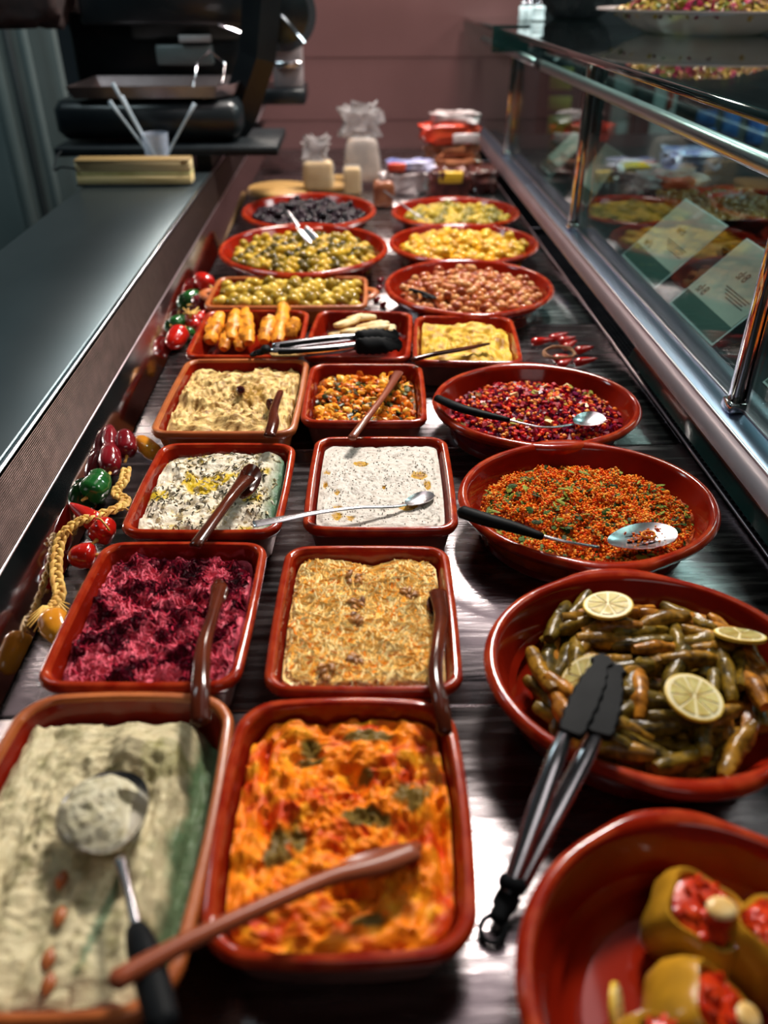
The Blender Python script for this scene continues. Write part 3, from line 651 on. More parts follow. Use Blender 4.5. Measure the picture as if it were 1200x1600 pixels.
# lemon slices
LP = mat('lemon_peel', (.70, .42, .03), (.82, .58, .08), .35, scale=60, bump=.2); LW = mat('lemon_pith', (.80, .70, .42), (.85, .76, .5), .5, scale=60)
LF = mat('lemon_flesh', (.52, .38, .10), (.72, .60, .24), .2, scale=90, bump=.4, coat=.6, sss=.2)
def lemon(name, label, loc, rot, r=.022, half=False, grp=None):
    e = empty(name, label, 'lemon', loc, 0, grp); e.rotation_euler = rot; n = 40; h = .0035
    MB().lathe([(r-.0012, -h*.5), (r, -h*.4), (r, h*.4), (r-.0012, h*.5)], n=n).build('peel', LP, e)
    pith = MB().lathe([(r-.0013, -h*.52), (r-.0013, h*.53)], n=n).build('pith', LW, e)
    for k in range(9):
        a0 = k*2*math.pi/9+.06; a1 = (k+1)*2*math.pi/9-.06; R0 = r-.0042
        pts = [(.0016*math.cos((a0+a1)/2), .0016*math.sin((a0+a1)/2))]+[(R0*math.cos(a0+(a1-a0)*j/4), R0*math.sin(a0+(a1-a0)*j/4)) for j in range(5)]
        MB().loops([[(x, y, h*.5) for x, y in pts], [(x, y, h*.5+.0008) for x, y in pts]]).build('segment', LF, pith)
    return e
for i, (px, py, z, rt, rr_) in enumerate([(1084, 1090, .068, (R(8), R(4), .3), .0235), (950, 946, .066, (R(-10), R(6), 1.3), .0225), (912, 1062, .058, (R(-8), R(-42), .2), .0235), (1156, 993, .060, (R(-25), R(4), 0), .022)]):
    g = P(px, py, z); lemon('lemon_slice', ['round lemon slice lying flat right of the tongs on the vine leaves', 'lemon slice at the far left of the vine leaves', 'lemon slice half hidden behind the black tong tips', 'lemon slice at the far right edge of the vine leaf dish'][i], g, rt, rr_)
# stuffed peppers
PEP = mat('cooked_pepper', (.22, .11, .008), (.58, .28, .02), .22, scale=22, bump=.15, bscale=40, lo=.3, hi=.6)
TOM = mat('tomato_filling', (.42, .012, .004), (.7, .06, .008), .2, scale=60, bump=.4, bscale=150)
ALP = mat('blanched_almond', (.75, .42, .10), (.88, .68, .35), .35, scale=50, bump=.1)
def stuffed(label, loc, rot, s, alab):
    e = empty('stuffed_pepper', label, 'stuffed pepper', loc); e.rotation_euler = rot; n = 48; Ls = []
    for t, rr_ in ((-.001, .012), (0.002, .022), (.012, .032), (.026, .0355), (.040, .0335), (.050, .0295), (.053, .027), (.052, .0245), (.046, .023)):
        Ls.append([(s*rr_*(1+.10*math.cos(4*q*2*math.pi/n)-.04*abs(math.sin(2*q*2*math.pi/n)))*math.cos(q*2*math.pi/n), s*rr_*(1+.10*math.cos(4*q*2*math.pi/n))*math.sin(q*2*math.pi/n), s*t) for q in range(n)])
    MB().loops(Ls).build('pepper_body', PEP, e)
    b = MB(); 
    for k in range(26):
        a = random.uniform(0, 6.28); r = .022*math.sqrt(random.random()); c = Vector((r*math.cos(a)*s, r*math.sin(a)*s, (.052+.007*(1-r/.022))*s)); q = Matrix.Rotation(random.uniform(0, 6), 3, Vector((random.random(), random.random(), random.random()+.1)).normalized())
        b.add([c+q @ Vector((p[0]*.0062*s, p[1]*.0045*s, p[2]*.003*s)) for p in IV], IF)
    b.lathe([(.0235*s, .045*s), (.0225*s, .052*s), (.012*s, .056*s)], n=20)
    b.build('filling', TOM, e)
    M = Matrix.Translation(loc) @ e.rotation_euler.to_matrix().to_4x4() @ Matrix.Translation((.004*s, -.006*s, .0635*s))
    a = MB(); a.lathe([(.004*s, -.002), (.0105*s, -.001), (.0118*s, .0005), (.0105*s, .002), (.006*s, .0028)], n=24, sq=.72)
    o = a.build('almond_slice', ALP); o.matrix_world = M; tag(o, alab, 'almond')
Dq = DISHES['pep']
stuffed('upright stuffed pepper at the back left of the near right dish', (P(1050, 1475, 0).x, P(1050, 1475, .01).y, .009), (R(6), R(8), .2), .92, 'blanched almond on the back left stuffed pepper')
stuffed('stuffed pepper cut off by the bottom edge of the frame in the near right dish', (P(1010, 1690, .0).x, P(1010, 1690, .02).y-.004, .012), (R(4), R(5), .8), .9, 'blanched almond on the stuffed pepper at the bottom edge')
stuffed('stuffed pepper tipped to the right at the front of the near right dish', (P(1035, 1590, .0).x-.010, P(1035, 1580, .02).y-.012, .016), (R(20), R(32), .4), .92, 'blanched almond on the tipped front stuffed pepper')
stuffed('stuffed pepper at the right edge of the frame in the near right dish', (P(1180, 1540, .01).x, P(1180, 1535, .01).y, .011), (R(8), R(12), 1.4), .9, 'blanched almond on the right-hand stuffed pepper')
lemon('lemon_slice', 'lemon wedge slice at the bottom edge beside the stuffed peppers', (P(962, 1588, .03).x, P(962, 1588, .03).y, .035), (R(70), R(10), R(70)), .016)
OIL = mat('red_oil', (.25, .012, .004), (.3, .02, .006), .06, coat=1, scale=8)
b = MB(); b.loops([[(x, y, .0078) for x, y in Dq.outline(.046)], [(x, y, .0105) for x, y in Dq.outline(.044)]]); tag(b.build('red_cooking_oil', OIL, loc=Dq.loc), 'shiny red cooking oil pooled under the stuffed peppers', 'oil', kind='stuff')
# ---------------------------------------------------------------- olives
def olive_mesh(name, m, r, el=1.2, seg=9, n=12, dimple=True):
    prof = []
    for k in range(seg+1):
        a = math.pi*k/seg; prof.append((max(r*math.sin(a), .0004), -r*el*math.cos(a)))
    b = MB(); b.lathe(prof, n=n); return b.build(name, m)
def olives(key, nm, label, grp, mats_, r, spacing, z0, hgt, cover=.86, off=(0, 0), limit=200):
    D = DISHES[key]; protos = [olive_mesh(nm, m, r*random.uniform(.92, 1.06), random.uniform(1.05, 1.3)) for m in mats_]; cnt = 0
    rw, rd = (D.w/2-.02)*cover, (D.d/2-.02)*cover
    low = MB()
    pts = []; ny = int(rd*2/(spacing*.87))+2; nx = int(rw*2/spacing)+2
    for j in range(-ny, ny+1):
        for i in range(-nx, nx+1):
            x = i*spacing+(j % 2)*spacing/2+random.uniform(-1, 1)*spacing*.16; y = j*spacing*.87+random.uniform(-1, 1)*spacing*.16
            q = (x/rw)**2+(y/rd)**2 if D.kind == 'round' else max(abs(x)/rw, abs(y)/rd)**2
            if q < 1: pts.append((x, y, q))
    for x, y, q in pts:
        z = z0+hgt*(1-q)+random.uniform(-.0035, .0045)
        if random.random() < .13: z += r*.8
        src = protos[cnt % len(protos)]
        o = src if cnt < len(protos) else src.copy()
        if cnt >= len(protos): C.objects.link(o)
        o.location = D.root.matrix_world @ Vector((0, 0, 0)) + D.loc + Vector((x+off[0], y+off[1], z)) if False else D.loc+Vector((x+off[0], y+off[1], z))
        o.rotation_euler = (random.uniform(0, 3), random.uniform(0, 3), random.uniform(0, 6)); tag(o, label, 'olive', grp); cnt += 1
        c = Vector((x+off[0]+spacing*.4, y+off[1]+spacing*.2, max(.016, z-r*1.25)))
        if inside(D, c.x, c.y, .03): low.add([c+Vector((p[0]*r, p[1]*r, p[2]*r)) for p in IV], IF)
    lo_ = low.build('olives_beneath', mats_[0], loc=D.loc); tag(lo_, 'deeper layer of the '+grp, 'olives', kind='stuff')
def om(n, a, b_, ro=.13, sp=.32): return mat(n, a, b_, ro, scale=45, bump=.03, spec=sp)
G1 = [om('green_olive_a', (.20, .12, .008), (.40, .26, .02)), om('green_olive_b', (.42, .24, .015), (.66, .42, .04)), om('green_olive_c', (.04, .03, .004), (.14, .09, .01))]
olives('olive2', 'green_olive', 'glossy olive green olive heaped in the round dish with the steel scoop', 'green olives in the dish with the scoop', G1, .0105, .0212, .034, .012, .92)
olives('oblong', 'green_olive', 'plump yellow-green olive in the oblong dish with ear handles', 'green olives in the oblong dish', [om('pale_green_olive_a', (.34, .20, .015), (.56, .36, .04)), om('pale_green_olive_b', (.16, .10, .008), (.34, .21, .02)), om('pale_green_olive_c', (.46, .29, .03), (.7, .48, .08))], .0118, .0232, .031, .007, 1.0)
olives('yellowo', 'yellow_olive', 'bright yellow olive in the right-hand dish before the brown ones', 'yellow olives in the round dish', [om('yellow_olive_a', (.62, .28, .008), (.80, .44, .02)), om('yellow_olive_b', (.42, .20, .01), (.6, .34, .03)), om('yellow_olive_c', (.60, .36, .03), (.8, .55, .08))], .0103, .0210, .031, .010, .95)
olives('brown', 'brown_olive', 'small pinkish brown olive in the nearest round olive dish', 'brown olives in the round dish', [om('brown_olive_a', (.40, .11, .03), (.6, .22, .07)), om('brown_olive_b', (.22, .045, .018), (.42, .10, .035)), om('brown_olive_c', (.50, .22, .07), (.68, .34, .13))], .0084, .0176, .034, .012, .93, off=(.006, 0))
olives('olive3', 'small_green_olive', 'small yellow-green olive in the farthest right dish', 'small green olives in the farthest right dish', [om('small_olive_a', (.28, .2, .02), (.5, .36, .05)), om('small_olive_b', (.12, .10, .014), (.25, .2, .03)), om('small_olive_c', (.45, .28, .03), (.6, .42, .06))], .0108, .0222, .026, .008, .92)
olives('black', 'black_olive', 'shiny purple-black olive in the farthest left dish', 'black olives in the farthest left dish', [om('black_olive_a', (.006, .004, .006), (.010, .005, .007), .08, .3), om('black_olive_b', (.012, .006, .010), (.02, .008, .014), .08, .3)], .0105, .0215, .030, .010, .92)
# ---------------------------------------------------------------- spoons
def spoon_bowl(mb, c, d, L, W, dep=.006, up=(0, 0, 1), th=.0011, slots=False, mi=0):
    M = frame(c, d, up); n = 28; K = 7; top = []; bot = []
    for k in range(K+1):
        r = 1-k/K if k < K else .02; t, b_ = [], []
        for q in range(n):
            a = q*2*math.pi/n; x = math.cos(a)*L/2*r; y = math.sin(a)*W/2*r*(1+.18*math.cos(a)); z = -dep*(1-r*r)
            t.append(M @ Vector((x, y, z+th/2))); b_.append(M @ Vector((x, y, z-th/2)))
        top.append(t); bot.append(b_)
    mb.loops(list(reversed(bot))+top, mi, cap0=True, cap1=True)
def spoon(name, label, pts, rx, ry, hm, bowl=None, bm=None, neck=None, cat='spoon', extra=None, n=12):
    base = Vector(pts[0]); e = empty(name, label, cat, base)
    sp = smoothp(pts, 6); part(MB().sweep(sp, lerpl(rx, len(sp)), lerpl(ry, len(sp)), n=n), 'handle', hm, e)
    if neck:
        sp = smoothp(neck[0], 5); part(MB().sweep(sp, lerpl(neck[1], len(sp)), lerpl(neck[2], len(sp)), n=10), 'neck', bm, e)
    if bowl:
        b = MB(); spoon_bowl(b, *bowl); part(b, 'spoon_bowl', bm or hm, e)
    return e
# herb yogurt spoon
a = [P(305, 853, .072), P(350, 792, .070), P(370, 766, .066), P(385, 748, .062)]
spoon('wooden_spoon', 'dark wooden spoon resting on the herb yogurt, handle over the dish rim', a, [.007, .0065, .008, .012], [.004, .0045, .005, .005], DKWOOD, (P(388, 752, .058), P(404, 718, .060)-P(372, 786, .056), .066, .026, .005, (.75, -.1, 1), .004), DKWOOD)
# beet spoon
a = [P(313, 1128, .068), P(313, 1075, .074), P(318, 1010, .072), P(334, 955, .064), P(342, 915, .056)]
spoon('wooden_spoon', 'dark wooden spoon with a long handle in the beetroot salad', a, [.0075, .008, .007, .0055, .008], [.0045, .005, .005, .004, .003], DKWOOD, (P(343, 925, .052), P(345, 905, .05)-P(340, 945, .05), .036, .017, .003, (.8, 0, 1), .003), DKWOOD)
a = [P(695, 1145, .062), P(690, 1105, .070), P(680, 1055, .072), P(685, 1000, .068), P(690, 960, .061), P(684, 925, .052)]
spoon('wooden_spoon', 'wavy dark wooden spoon at the right side of the carrot salad', a, [.006, .0065, .0065, .006, .007, .009], [.004, .0045, .0045, .004, .004, .004], DKWOOD, (P(682, 945, .05), P(680, 915, .05)-P(690, 965, .05), .034, .018, .004, (-.5, 0, 1), .003), DKWOOD)
a = [P(180, 1532, .100), P(300, 1468, .090), P(430, 1408, .078), P(520, 1370, .068), P(590, 1352, .062), P(650, 1328, .058)]
spoon('wooden_spoon', 'long reddish wooden spoon lying across the orange dip', a, [.0062, .0055, .0052, .0055, .0075, .007], [.0050, .0045, .004, .004, .004, .0025], MDWOOD, (P(592, 1338, .047), P(655, 1325, .05)-P(530, 1358, .046), .062, .030, .007, (0, .9, 1), .0025), MDWOOD)
a = [P(421, 681, .068), P(427, 660, .068), P(428, 640, .064), P(438, 612, .060)]
spoon('wooden_spoon', 'short dark wooden spoon standing at the right of the cream hummus', a, [.008, .008, .006, .005], [.004, .004, .004, .003], DKWOOD, (P(425, 633, .052), P(428, 615, .05)-P(423, 655, .05), .034, .018, .004, (.4, 0, 1), .003), DKWOOD)
a = [P(550, 684, .063), P(572, 655, .067), P(595, 625, .066), P(612, 600, .060), P(622, 582, .054)]
spoon('wooden_fork', 'reddish brown wooden spoon leaning across the diced orange vegetables', a, [.006, .005, .0045, .006, .008], [.004, .004, .0035, .004, .003], mat('chestnut_wood', (.16, .030, .014), (.33, .08, .035), .3, scale=9, coat=.4), (P(617, 592, .052), P(624, 578, .05)-P(608, 605, .05), .03, .02, .003, (0, -.3, 1), .003), DKWOOD, cat='spoon')
a = [P(645, 562, .060), P(680, 553, .062), P(720, 546, .058), P(764, 537, .055)]
spoon('wooden_spoon', 'thin wooden spoon lying across the mustard yellow dip', a, [.005, .0045, .006, .0035], [.0035, .0035, .003, .002], DKWOOD)
# steel
a = [P(396, 819, .062), P(440, 811, .062), P(500, 800, .061), P(560, 793, .058), P(610, 792, .053), P(635, 788, .049)]
spoon('steel_spoon', 'thin steel spoon bridging the yogurt dip and the herb yogurt dish', a, [.0068, .006, .004, .0028, .0024, .003], [.0012, .0012, .0012, .0012, .0014, .001], STEEL, (P(655, 779, .0495), P(683, 768, .05)-P(628, 790, .05), .040, .022, .004, (0, 0, 1), .0012), STEEL)
# bulgur spoon (slotted)
a = [P(722, 800, .070), P(760, 812, .071), P(800, 823, .070), P(846, 838, .068)]
e = spoon('slotted_spoon', 'slotted steel serving spoon with a thick black handle on the orange bulgur salad', a, [.008, .0085, .0075, .0045], [.007, .007, .006, .004], BRUB, None, STEEL, ([P(842, 836, .068), P(885, 847, .065), P(935, 855, .058)], [.0022, .002, .0025], [.0018, .0018, .0015]))
cb_ = P(1003, 838, .056); db = P(1058, 828, .055)-P(945, 852, .056)
b = MB(); spoon_bowl(b, cb_, db, .082, .044, .006, (0, 0, 1), .0012); part(b, 'spoon_bowl', STEEL, e)
M = frame(cb_, db)
for k in range(3):
    b = MB(); b.box((-.018, -.010+.009*k, -.0052), (.022, -.0085+.009*k, -.0034), M=M, bev=.0006); part(b, 'slot', BLACK, e)
bb = MB()
for k in range(90):
    c = M @ Vector((random.gauss(.005, .011), random.gauss(0, .006), -.003+random.random()*.003)); bb.add([c+Vector((p[0]*.0014, p[1]*.0013, p[2]*.0011)) for p in IV], IF, 0, random.choice([(.8, .2, .02), (.6, .08, .01)]))
bb.sweep([M @ Vector((.008+.008*math.cos(t), .006*math.sin(t), .001)) for t in np.linspace(0, 6.3, 18)], .0009, n=5, col=(.9, .35, .04))
tag(bb.build('spilled_bulgur', ATTRD), 'orange bulgur crumbs and a carrot curl left on the slotted spoon', 'food', kind='stuff')
# cabbage spoon
a = [P(683, 622, .066), P(715, 636, .068), P(750, 646, .067), P(795, 656, .064)]
spoon('serving_spoon', 'steel serving spoon with a black handle on the cabbage and corn salad', a, [.0065, .0075, .0065, .0035], [.005, .0055, .005, .003], BRUB, (P(920, 655, .053), P(948, 648, .053)-P(890, 664, .053), .050, .034, .006, (0, -.1, 1), .0012), STEEL,
      ([P(790, 655, .064), P(850, 668, .058), P(895, 663, .052)], [.0022, .002, .003], [.0015, .0015, .0012]))
# near hummus spoon
c0 = P(165, 1268, .066)
e = spoon('serving_spoon', 'steel serving spoon with a black handle heaped with pale hummus', [P(255, 1600, .095), P(240, 1540, .090), P(222, 1480, .084), P(212, 1450, .080)], [.009, .0095, .009, .006], [.007, .007, .007, .005], BRUB,
          (c0, P(160, 1195, .066)-P(180, 1345, .068), .070, .060, .011, (0, 0, 1), .0014), STEEL, ([P(214, 1455, .080), P(200, 1390, .074), P(186, 1340, .067)], [.0035, .003, .004], [.002, .002, .0015]))
b = MB(); Ls = []; Mx = frame(c0+Vector((-.004, .003, 0)), P(160, 1195, .066)-P(180, 1345, .068)); n = 60; K = 24; vs = []; cs = []
for k in range(K+1):
    r = 1-k/K; l = []
    for q in range(n):
        a_ = q*2*math.pi/n; x = math.cos(a_)*.0335*r; y = math.sin(a_)*.029*r*(1-.0*math.cos(a_))+.002; z = -.003+.011*(1-r**3)+.003*fbm(x, y, 90, 3)*min(1, (1-r)*6+.2)
        if y < -.012 and x < 0.004: z -= .012*min(1, (-.012-y)*200)
        l.append(Mx @ Vector((x, y, z))); cs.append(mixc((.60, .56, .40), (.38, .34, .2), .2+fbm(x, y, 120, 7)))
    Ls.append(l)
b.loops(Ls, col=cs); tag(b.build('hummus_scoop', ATTR), 'mound of pale hummus heaped on the near serving spoon', 'food')
# scoop in green olives
c1 = P(478, 372, .066)
e = empty('steel_scoop', 'small steel scoop with pointed handle stuck in the green olives', 'scoop', c1)
part(MB().sweep(smoothp([P(449, 330, .098), P(458, 342, .088), P(466, 354, .078)], 4), .0045, .003), 'handle', STEEL, e)
M = frame(P(478, 366, .066), P(492, 384, .054)-P(462, 350, .08)); Ls = []
for k in range(7):
    t = k/6; x = -.026+.052*t; wd = .013+.004*t; l = []
    for q in range(9): a_ = math.pi*(1+q/8); l.append(M @ Vector((x, wd*math.cos(a_), wd*.7*math.sin(a_)+.006)))
    for q in range(9): a_ = math.pi*(2-q/8); l.append(M @ Vector((x, (wd-.0012)*math.cos(a_), (wd-.0012)*.7*math.sin(a_)+.006)))
    Ls.append(l)
part(MB().loops(Ls), 'blade', STEEL, e)
spoon('black_spoon', 'small black spoon at the near edge of the brown olives', [P(640, 452, .058), P(662, 458, .056), P(680, 466, .052)], [.004, .005, .006], [.003, .003, .002], BRUB, (P(668, 462, .050), P(684, 468, .05)-P(650, 455, .05), .03, .022, .004, (0, 0, 1), .002), BRUB)
spoon('steel_spoon', 'thin dark steel spoon leaning on the farthest right olive dish', [P(600, 298, .09), P(640, 328, .075), P(668, 345, .055)], [.004, .0032, .003], [.0015, .0015, .0015], mat('dull_steel', (.25, .24, .25), None, .3, 1), None)
# tongs
def tongs(name, label, hinge, ring, arms, aw, tips, tipw, col_inlay=False, ah=.003, ring_r=.0085, tipup=(0, 0, 1)):
    e = empty(name, label, 'tongs', hinge)
    for arm in arms:
        sp = smoothp(arm, 6); part(MB().sweep(sp, lerpl(aw, len(sp)), [ah]*len(sp), n=10), 'arm', STEEL, e)
        if col_inlay:
            ins = [p+Vector((0, -.0042, .0022)) for p in sp[int(len(sp)*.12):int(len(sp)*.75)]]; part(MB().sweep(ins, .0035, .0042, n=8), 'grip_inlay', BRUB, e)
    for p0, p1 in tips:                    # scalloped nylon paddles
        M = frame(p0, p1-p0, tipup); L = (p1-p0).length; b = MB(); up_, lo_ = [], []
        K = 25; right = []; left = []
        for k in range(K+1):
            t = k/K; wd = tipw*(.55+.45*math.sin(math.pi*min(1, t*1.15+.08))**.5 if t < .92 else .75-(t-.92)*5); wd = max(wd, tipw*.3)
            sc_ = tipw*.2*abs(math.sin(t*math.pi*7)); right.append((t*L, -wd-sc_)); left.append((t*L, wd+sc_*.8))
        out = right+left[::-1]
        b.loops([[M @ Vector((x, y, -.0022-.35*abs(y)+.0)) for x, y in out], [M @ Vector((x, y, .0015-.35*abs(y))) for x, y in out]]) if False else b.loops([[M @ Vector((x, y*.94, -.003)) for x, y in out], [M @ Vector((x, y, -.001)) for x, y in out], [M @ Vector((x, y, .0022)) for x, y in out], [M @ Vector((x, y*.86, .0042)) for x, y in out]])
        part(b, 'tong_tip', BRUB, e)
    part(MB().sweep([hinge+Vector((0, 0, .004)), hinge+(arms[0][1]-hinge)*.12+Vector((0, 0, .004))], .010, .006, n=14), 'hinge', BRUB, e)
    part(MB().sweep(smoothp([hinge+(hinge-arms[0][1])*.02, hinge.lerp(ring, .4), hinge.lerp(ring, .72)], 4), [.009]*5+[.007]*4, [.005]*9, n=12), 'end_latch', BRUB, e)
    r0 = ring-hinge; Mr = frame(ring, r0); pts = [Mr @ Vector((ring_r*math.cos(t), ring_r*math.sin(t), 0)) for t in np.linspace(0, 2*math.pi, 20)]
    part(MB().sweep(pts, .0022, n=8), 'pull_ring', BRUB, e)
    return e
h0 = P(797, 1395, .014)
tongs('serving_tongs', 'steel tongs with black scalloped tips leaning over the vine leaf dish', h0, P(770, 1452, .006),
      [[P(795, 1392, .018), P(838, 1270, .048), P(868, 1185, .070), P(886, 1140, .078)], [P(812, 1385, .016), P(868, 1270, .046), P(915, 1180, .068), P(938, 1135, .078)]], [.0060, .0078, .0072, .0050],
      [(P(890, 1148, .080), P(944, 1028, .084)), (P(936, 1150, .078), P(962, 1042, .082))], .0105, ah=.0045)
h1 = P(412, 549, .062)
tongs('serving_tongs', 'steel and black tongs with scalloped black tips lying on the pastry dish', h1, P(400, 552, .058),
      [[P(425, 551, .061), P(470, 550, .061), P(520, 546, .060), P(562, 541, .058)], [P(428, 543, .066), P(470, 537, .068), P(520, 531, .068), P(562, 528, .064)]], [.0055, .0075, .0075, .0055],
      [(P(556, 541, .061), P(628, 539, .058)), (P(556, 529, .068), P(622, 524, .064))], .0125, True, ah=.0078, tipup=(0, -.8, .6))
# ---------------------------------------------------------------- pepper garlands
def pepper(label, p0, p1, r, m, shape='round', grp=None, nm='decorative_pepper', stem=True):
    p0 = Vector(p0); p1 = Vector(p1); r *= 1.14; d = p1-p0; e = empty(nm, label, 'pepper', (p0+p1)/2, 0, grp); L = d.length; M = frame(p0, d); n = 28
    prof = {'round': [(0, .35), (.04, .75), (.2, 1), (.5, 1), (.78, .8), (.93, .5), (1, .12)], 'long': [(0, .3), (.05, .8), (.2, 1), (.5, .8), (.8, .45), (.95, .2), (1, .05)],
            'waist': [(0, .3), (.05, .75), (.18, .95), (.36, .92), (.5, .62), (.64, .7), (.82, .6), (.95, .35), (1, .08)]}[shape]
    Ls = []; K = 16
    for k in range(K+1):
        t = k/K; rr_ = r*np.interp(t, [a[0] for a in prof], [a[1] for a in prof])
        Ls.append([M @ Vector((t*L, rr_*(1-.07*abs(math.sin(2*q*2*math.pi/n+.5))+.05*noise.noise(Vector((t*4, q/4, r*100))))*math.cos(q*2*math.pi/n), rr_*(1-.07*abs(math.cos(2*q*2*math.pi/n)))*math.sin(q*2*math.pi/n))) for q in range(n)])
    part(MB().loops(Ls), 'pepper_body', m, e)
    if stem: part(MB().sweep([M @ Vector((-.001, 0, 0)), M @ Vector((-.006, .001, .001)), M @ Vector((-.011, .003, .001))], [.0026, .0017, .0022], n=8), 'stem', STRAW, e)
    return e
def pm(n, a, b_): return mat(n, a, b_, .16, scale=25, bump=.1, coat=.7)
RED = pm('lacquer_red', (.42, .006, .004), (.55, .014, .006)); MAR = pm('maroon', (.13, .004, .008), (.2, .008, .014)); GRN = pm('pepper_green', (.008, .07, .012), (.015, .13, .025)); ORG = pm('pepper_orange', (.65, .22, .012), (.75, .32, .02))
G = 'peppers of the near garland'
pepper('orange pepper at the far end of the near garland', P(245, 712, .014), P(214, 684, .02), .0115, ORG, 'round', G)
pepper('squat maroon pepper beside the orange one on the near garland', P(198, 712, .018), P(194, 672, .036), .0135, MAR, 'round', G)
pepper('waisted maroon pepper at the left of the near garland', P(172, 738, .018), P(171, 664, .034), .0145, MAR, 'waist', G)
pepper('glossy green pepper in the middle of the near garland', P(136, 777, .018), P(165, 745, .024), .0165, GRN, 'round', G)
pepper('darker green pepper behind the glossy green one', P(158, 764, .018), P(150, 735, .03), .0135, GRN, 'round', G, stem=False)
pepper('pointed red pepper against the mirror strip on the near garland', P(158, 822, .02), P(108, 786, .03), .0115, RED, 'long', G)
pepper('round red pepper below the straw braid on the near garland', P(152, 843, .016), P(172, 812, .022), .0135, RED, 'round', G)
pepper('bright red pepper touching the beetroot dish', P(150, 868, .014), P(106, 870, .014), .0135, RED, 'round', G)
pepper('orange pepper at the near end of the garland beside the beetroot dish', P(80, 962, .014), P(98, 1002, .014), .014, ORG, 'round', G)
G = 'peppers of the far garland'
pepper('large red pepper at the left ear of the oblong dish', P(328, 447, .014), P(306, 432, .024), .018, RED, 'round', G)
pepper('green pepper below the large red one on the far garland', P(288, 470, .018), P(312, 458, .022), .014, GRN, 'round', G)
pepper('dark maroon pepper beside the fried roll dish', P(302, 476, .02), P(326, 468, .022), .0145, MAR, 'round', G)
pepper('small red pepper under the straw tuft on the far garland', P(298, 496, .022), P(306, 514, .014), .0135, RED, 'round', G)
pepper('pointed red pepper leaning on the fried roll dish', P(306, 502, .02), P(326, 482, .03), .009, RED, 'long', G, stem=False)
pepper('green pepper left of the straw tuft on the far garland', P(268, 508, .02), P(290, 498, .02), .0125, GRN, 'round', G)
pepper('green pepper at the corner of the fried roll dish', P(288, 522, .012), P(306, 520, .012), .0115, GRN, 'round', G, stem=False)
pepper('nearest bright red pepper of the far garland', P(284, 516, .022), P(266, 542, .014), .0165, RED, 'round', G)
b = empty('straw_tuft', 'frayed straw tuft sticking up on the far garland', 'straw', P(298, 495, .03))
for k in range(16):
    a_ = k*.7; part(MB().sweep([P(296, 500, .026), P(298, 492, .036)+Vector((.004*math.cos(a_), .003*math.sin(a_), .003)), P(299, 485, .04)+Vector((.016*math.cos(a_), .012*math.sin(a_), .004*math.sin(a_*3)))], [.0012, .0016, .0010], n=5), 'straw_blade', STRAW, b)
# braid
path = smoothp([P(197, 733, .02), P(193, 752, .022), P(181, 770, .02), P(196, 781, .018), P(186, 793, .026), P(150, 806, .030), P(118, 818, .030), P(97, 838, .026), P(89, 868, .02), P(88, 900, .016), P(93, 930, .014), P(82, 948, .014)], 9)
e = empty('straw_braid', 'plaited straw braid winding along the near garland', 'braid', path[len(path)//2]-Vector((0, 0, .01)))
for s_ in range(3):
    pts = []
    for k, p in enumerate(path):
        t = (path[min(k+1, len(path)-1)]-path[max(k-1, 0)]).normalized(); sd = t.cross(Vector((0, 0, 1))).normalized(); ph = k*.62+s_*2*math.pi/3
        pts.append(p+sd*.0046*math.sin(ph)+Vector((0, 0, .0026*math.sin(2*ph))))
    part(MB().sweep(pts, .0027, .0018, n=6), 'straw_strand', STRAW, e)
for k in range(14):
    a_ = R(200+k*14); p = path[-1]; part(MB().sweep([p, p+Vector((.008*math.cos(a_), .01*math.sin(a_), .004)), p+Vector((.02*math.cos(a_)-.004, .03*math.sin(a_)-.004, .001*(k % 4)-.004))], [.0016, .0016, .0009], [.001, .001, .0008], n=5), 'straw_end', STRAW, e)
for c, dd in ((P(118, 818, .032), (.01, .014)), (P(185, 797, .03), (.02, -.006)), (P(97, 838, .03), (.006, .012)), (P(150, 810, .034), (.018, -.016))):
    part(MB().sweep(smoothp([c, c+Vector((dd[0]*.5, dd[1]*.6, .004)), c+Vector((dd[0], dd[1], -.006))], 3), .0013, n=5), 'straw_end', STRAW, e)
# dried chillies
G = 'dried chillies of the bunch'
for i, (u0, v0, u1, v1) in enumerate([(833, 535, 860, 531), (862, 530, 884, 521), (876, 534, 896, 528), (884, 544, 898, 533), (902, 549, 924, 543), (868, 562, 884, 556), (900, 567, 930, 561), (876, 572, 890, 562)]):
    pepper(['dried red chilli pointing left at the far side of the bunch', 'dried red chilli at the top of the bunch', 'dried red chilli in the middle of the bunch', 'dried red chilli standing right of the middle of the bunch', 'dried red chilli pointing right behind the twine', 'fat dried red chilli inside the twine ring', 'dried red chilli pointing right at the near side of the bunch', 'dried red chilli tucked under the front of the twine'][i],
           P(u0-3, v0, .010), P(u1+4, v1-1, .012), .0072, RED, 'long', G, 'dried_chilli', stem=False)
cx_ = P(872, 556, .012)
e = empty('twine_loop', 'loop of brown twine tying the dried red chillies', 'twine', cx_)
for s_ in range(3): part(MB().sweep([cx_+Vector((.026*math.cos(t)+.002*s_, .018*math.sin(t)+.001*s_, .003+.006*max(0, math.sin(t))+.0015*math.sin(5*t+s_*2))) for t in np.linspace(0, 2*math.pi, 40)], .0017, n=6), 'twine_strand', mat('twine%d' % s_, (.22, .08, .03), (.35, .15, .06), .7, scale=80, bump=.3), e)
for i, (u, v) in enumerate([(592, 440), (590, 452), (586, 470), (596, 478)]):
    pepper(['dried dark petal at the far end between olive dishes', 'second dried dark petal between olive dishes', 'dried dark petal near the ear handle of the oblong dish', 'nearest dried dark petal between olive dishes'][i], P(u, v, .006), P(u+8, v-6, .008), .006, MAR, 'long', 'dried petals between the olive dishes', 'dried_chilli', stem=False)
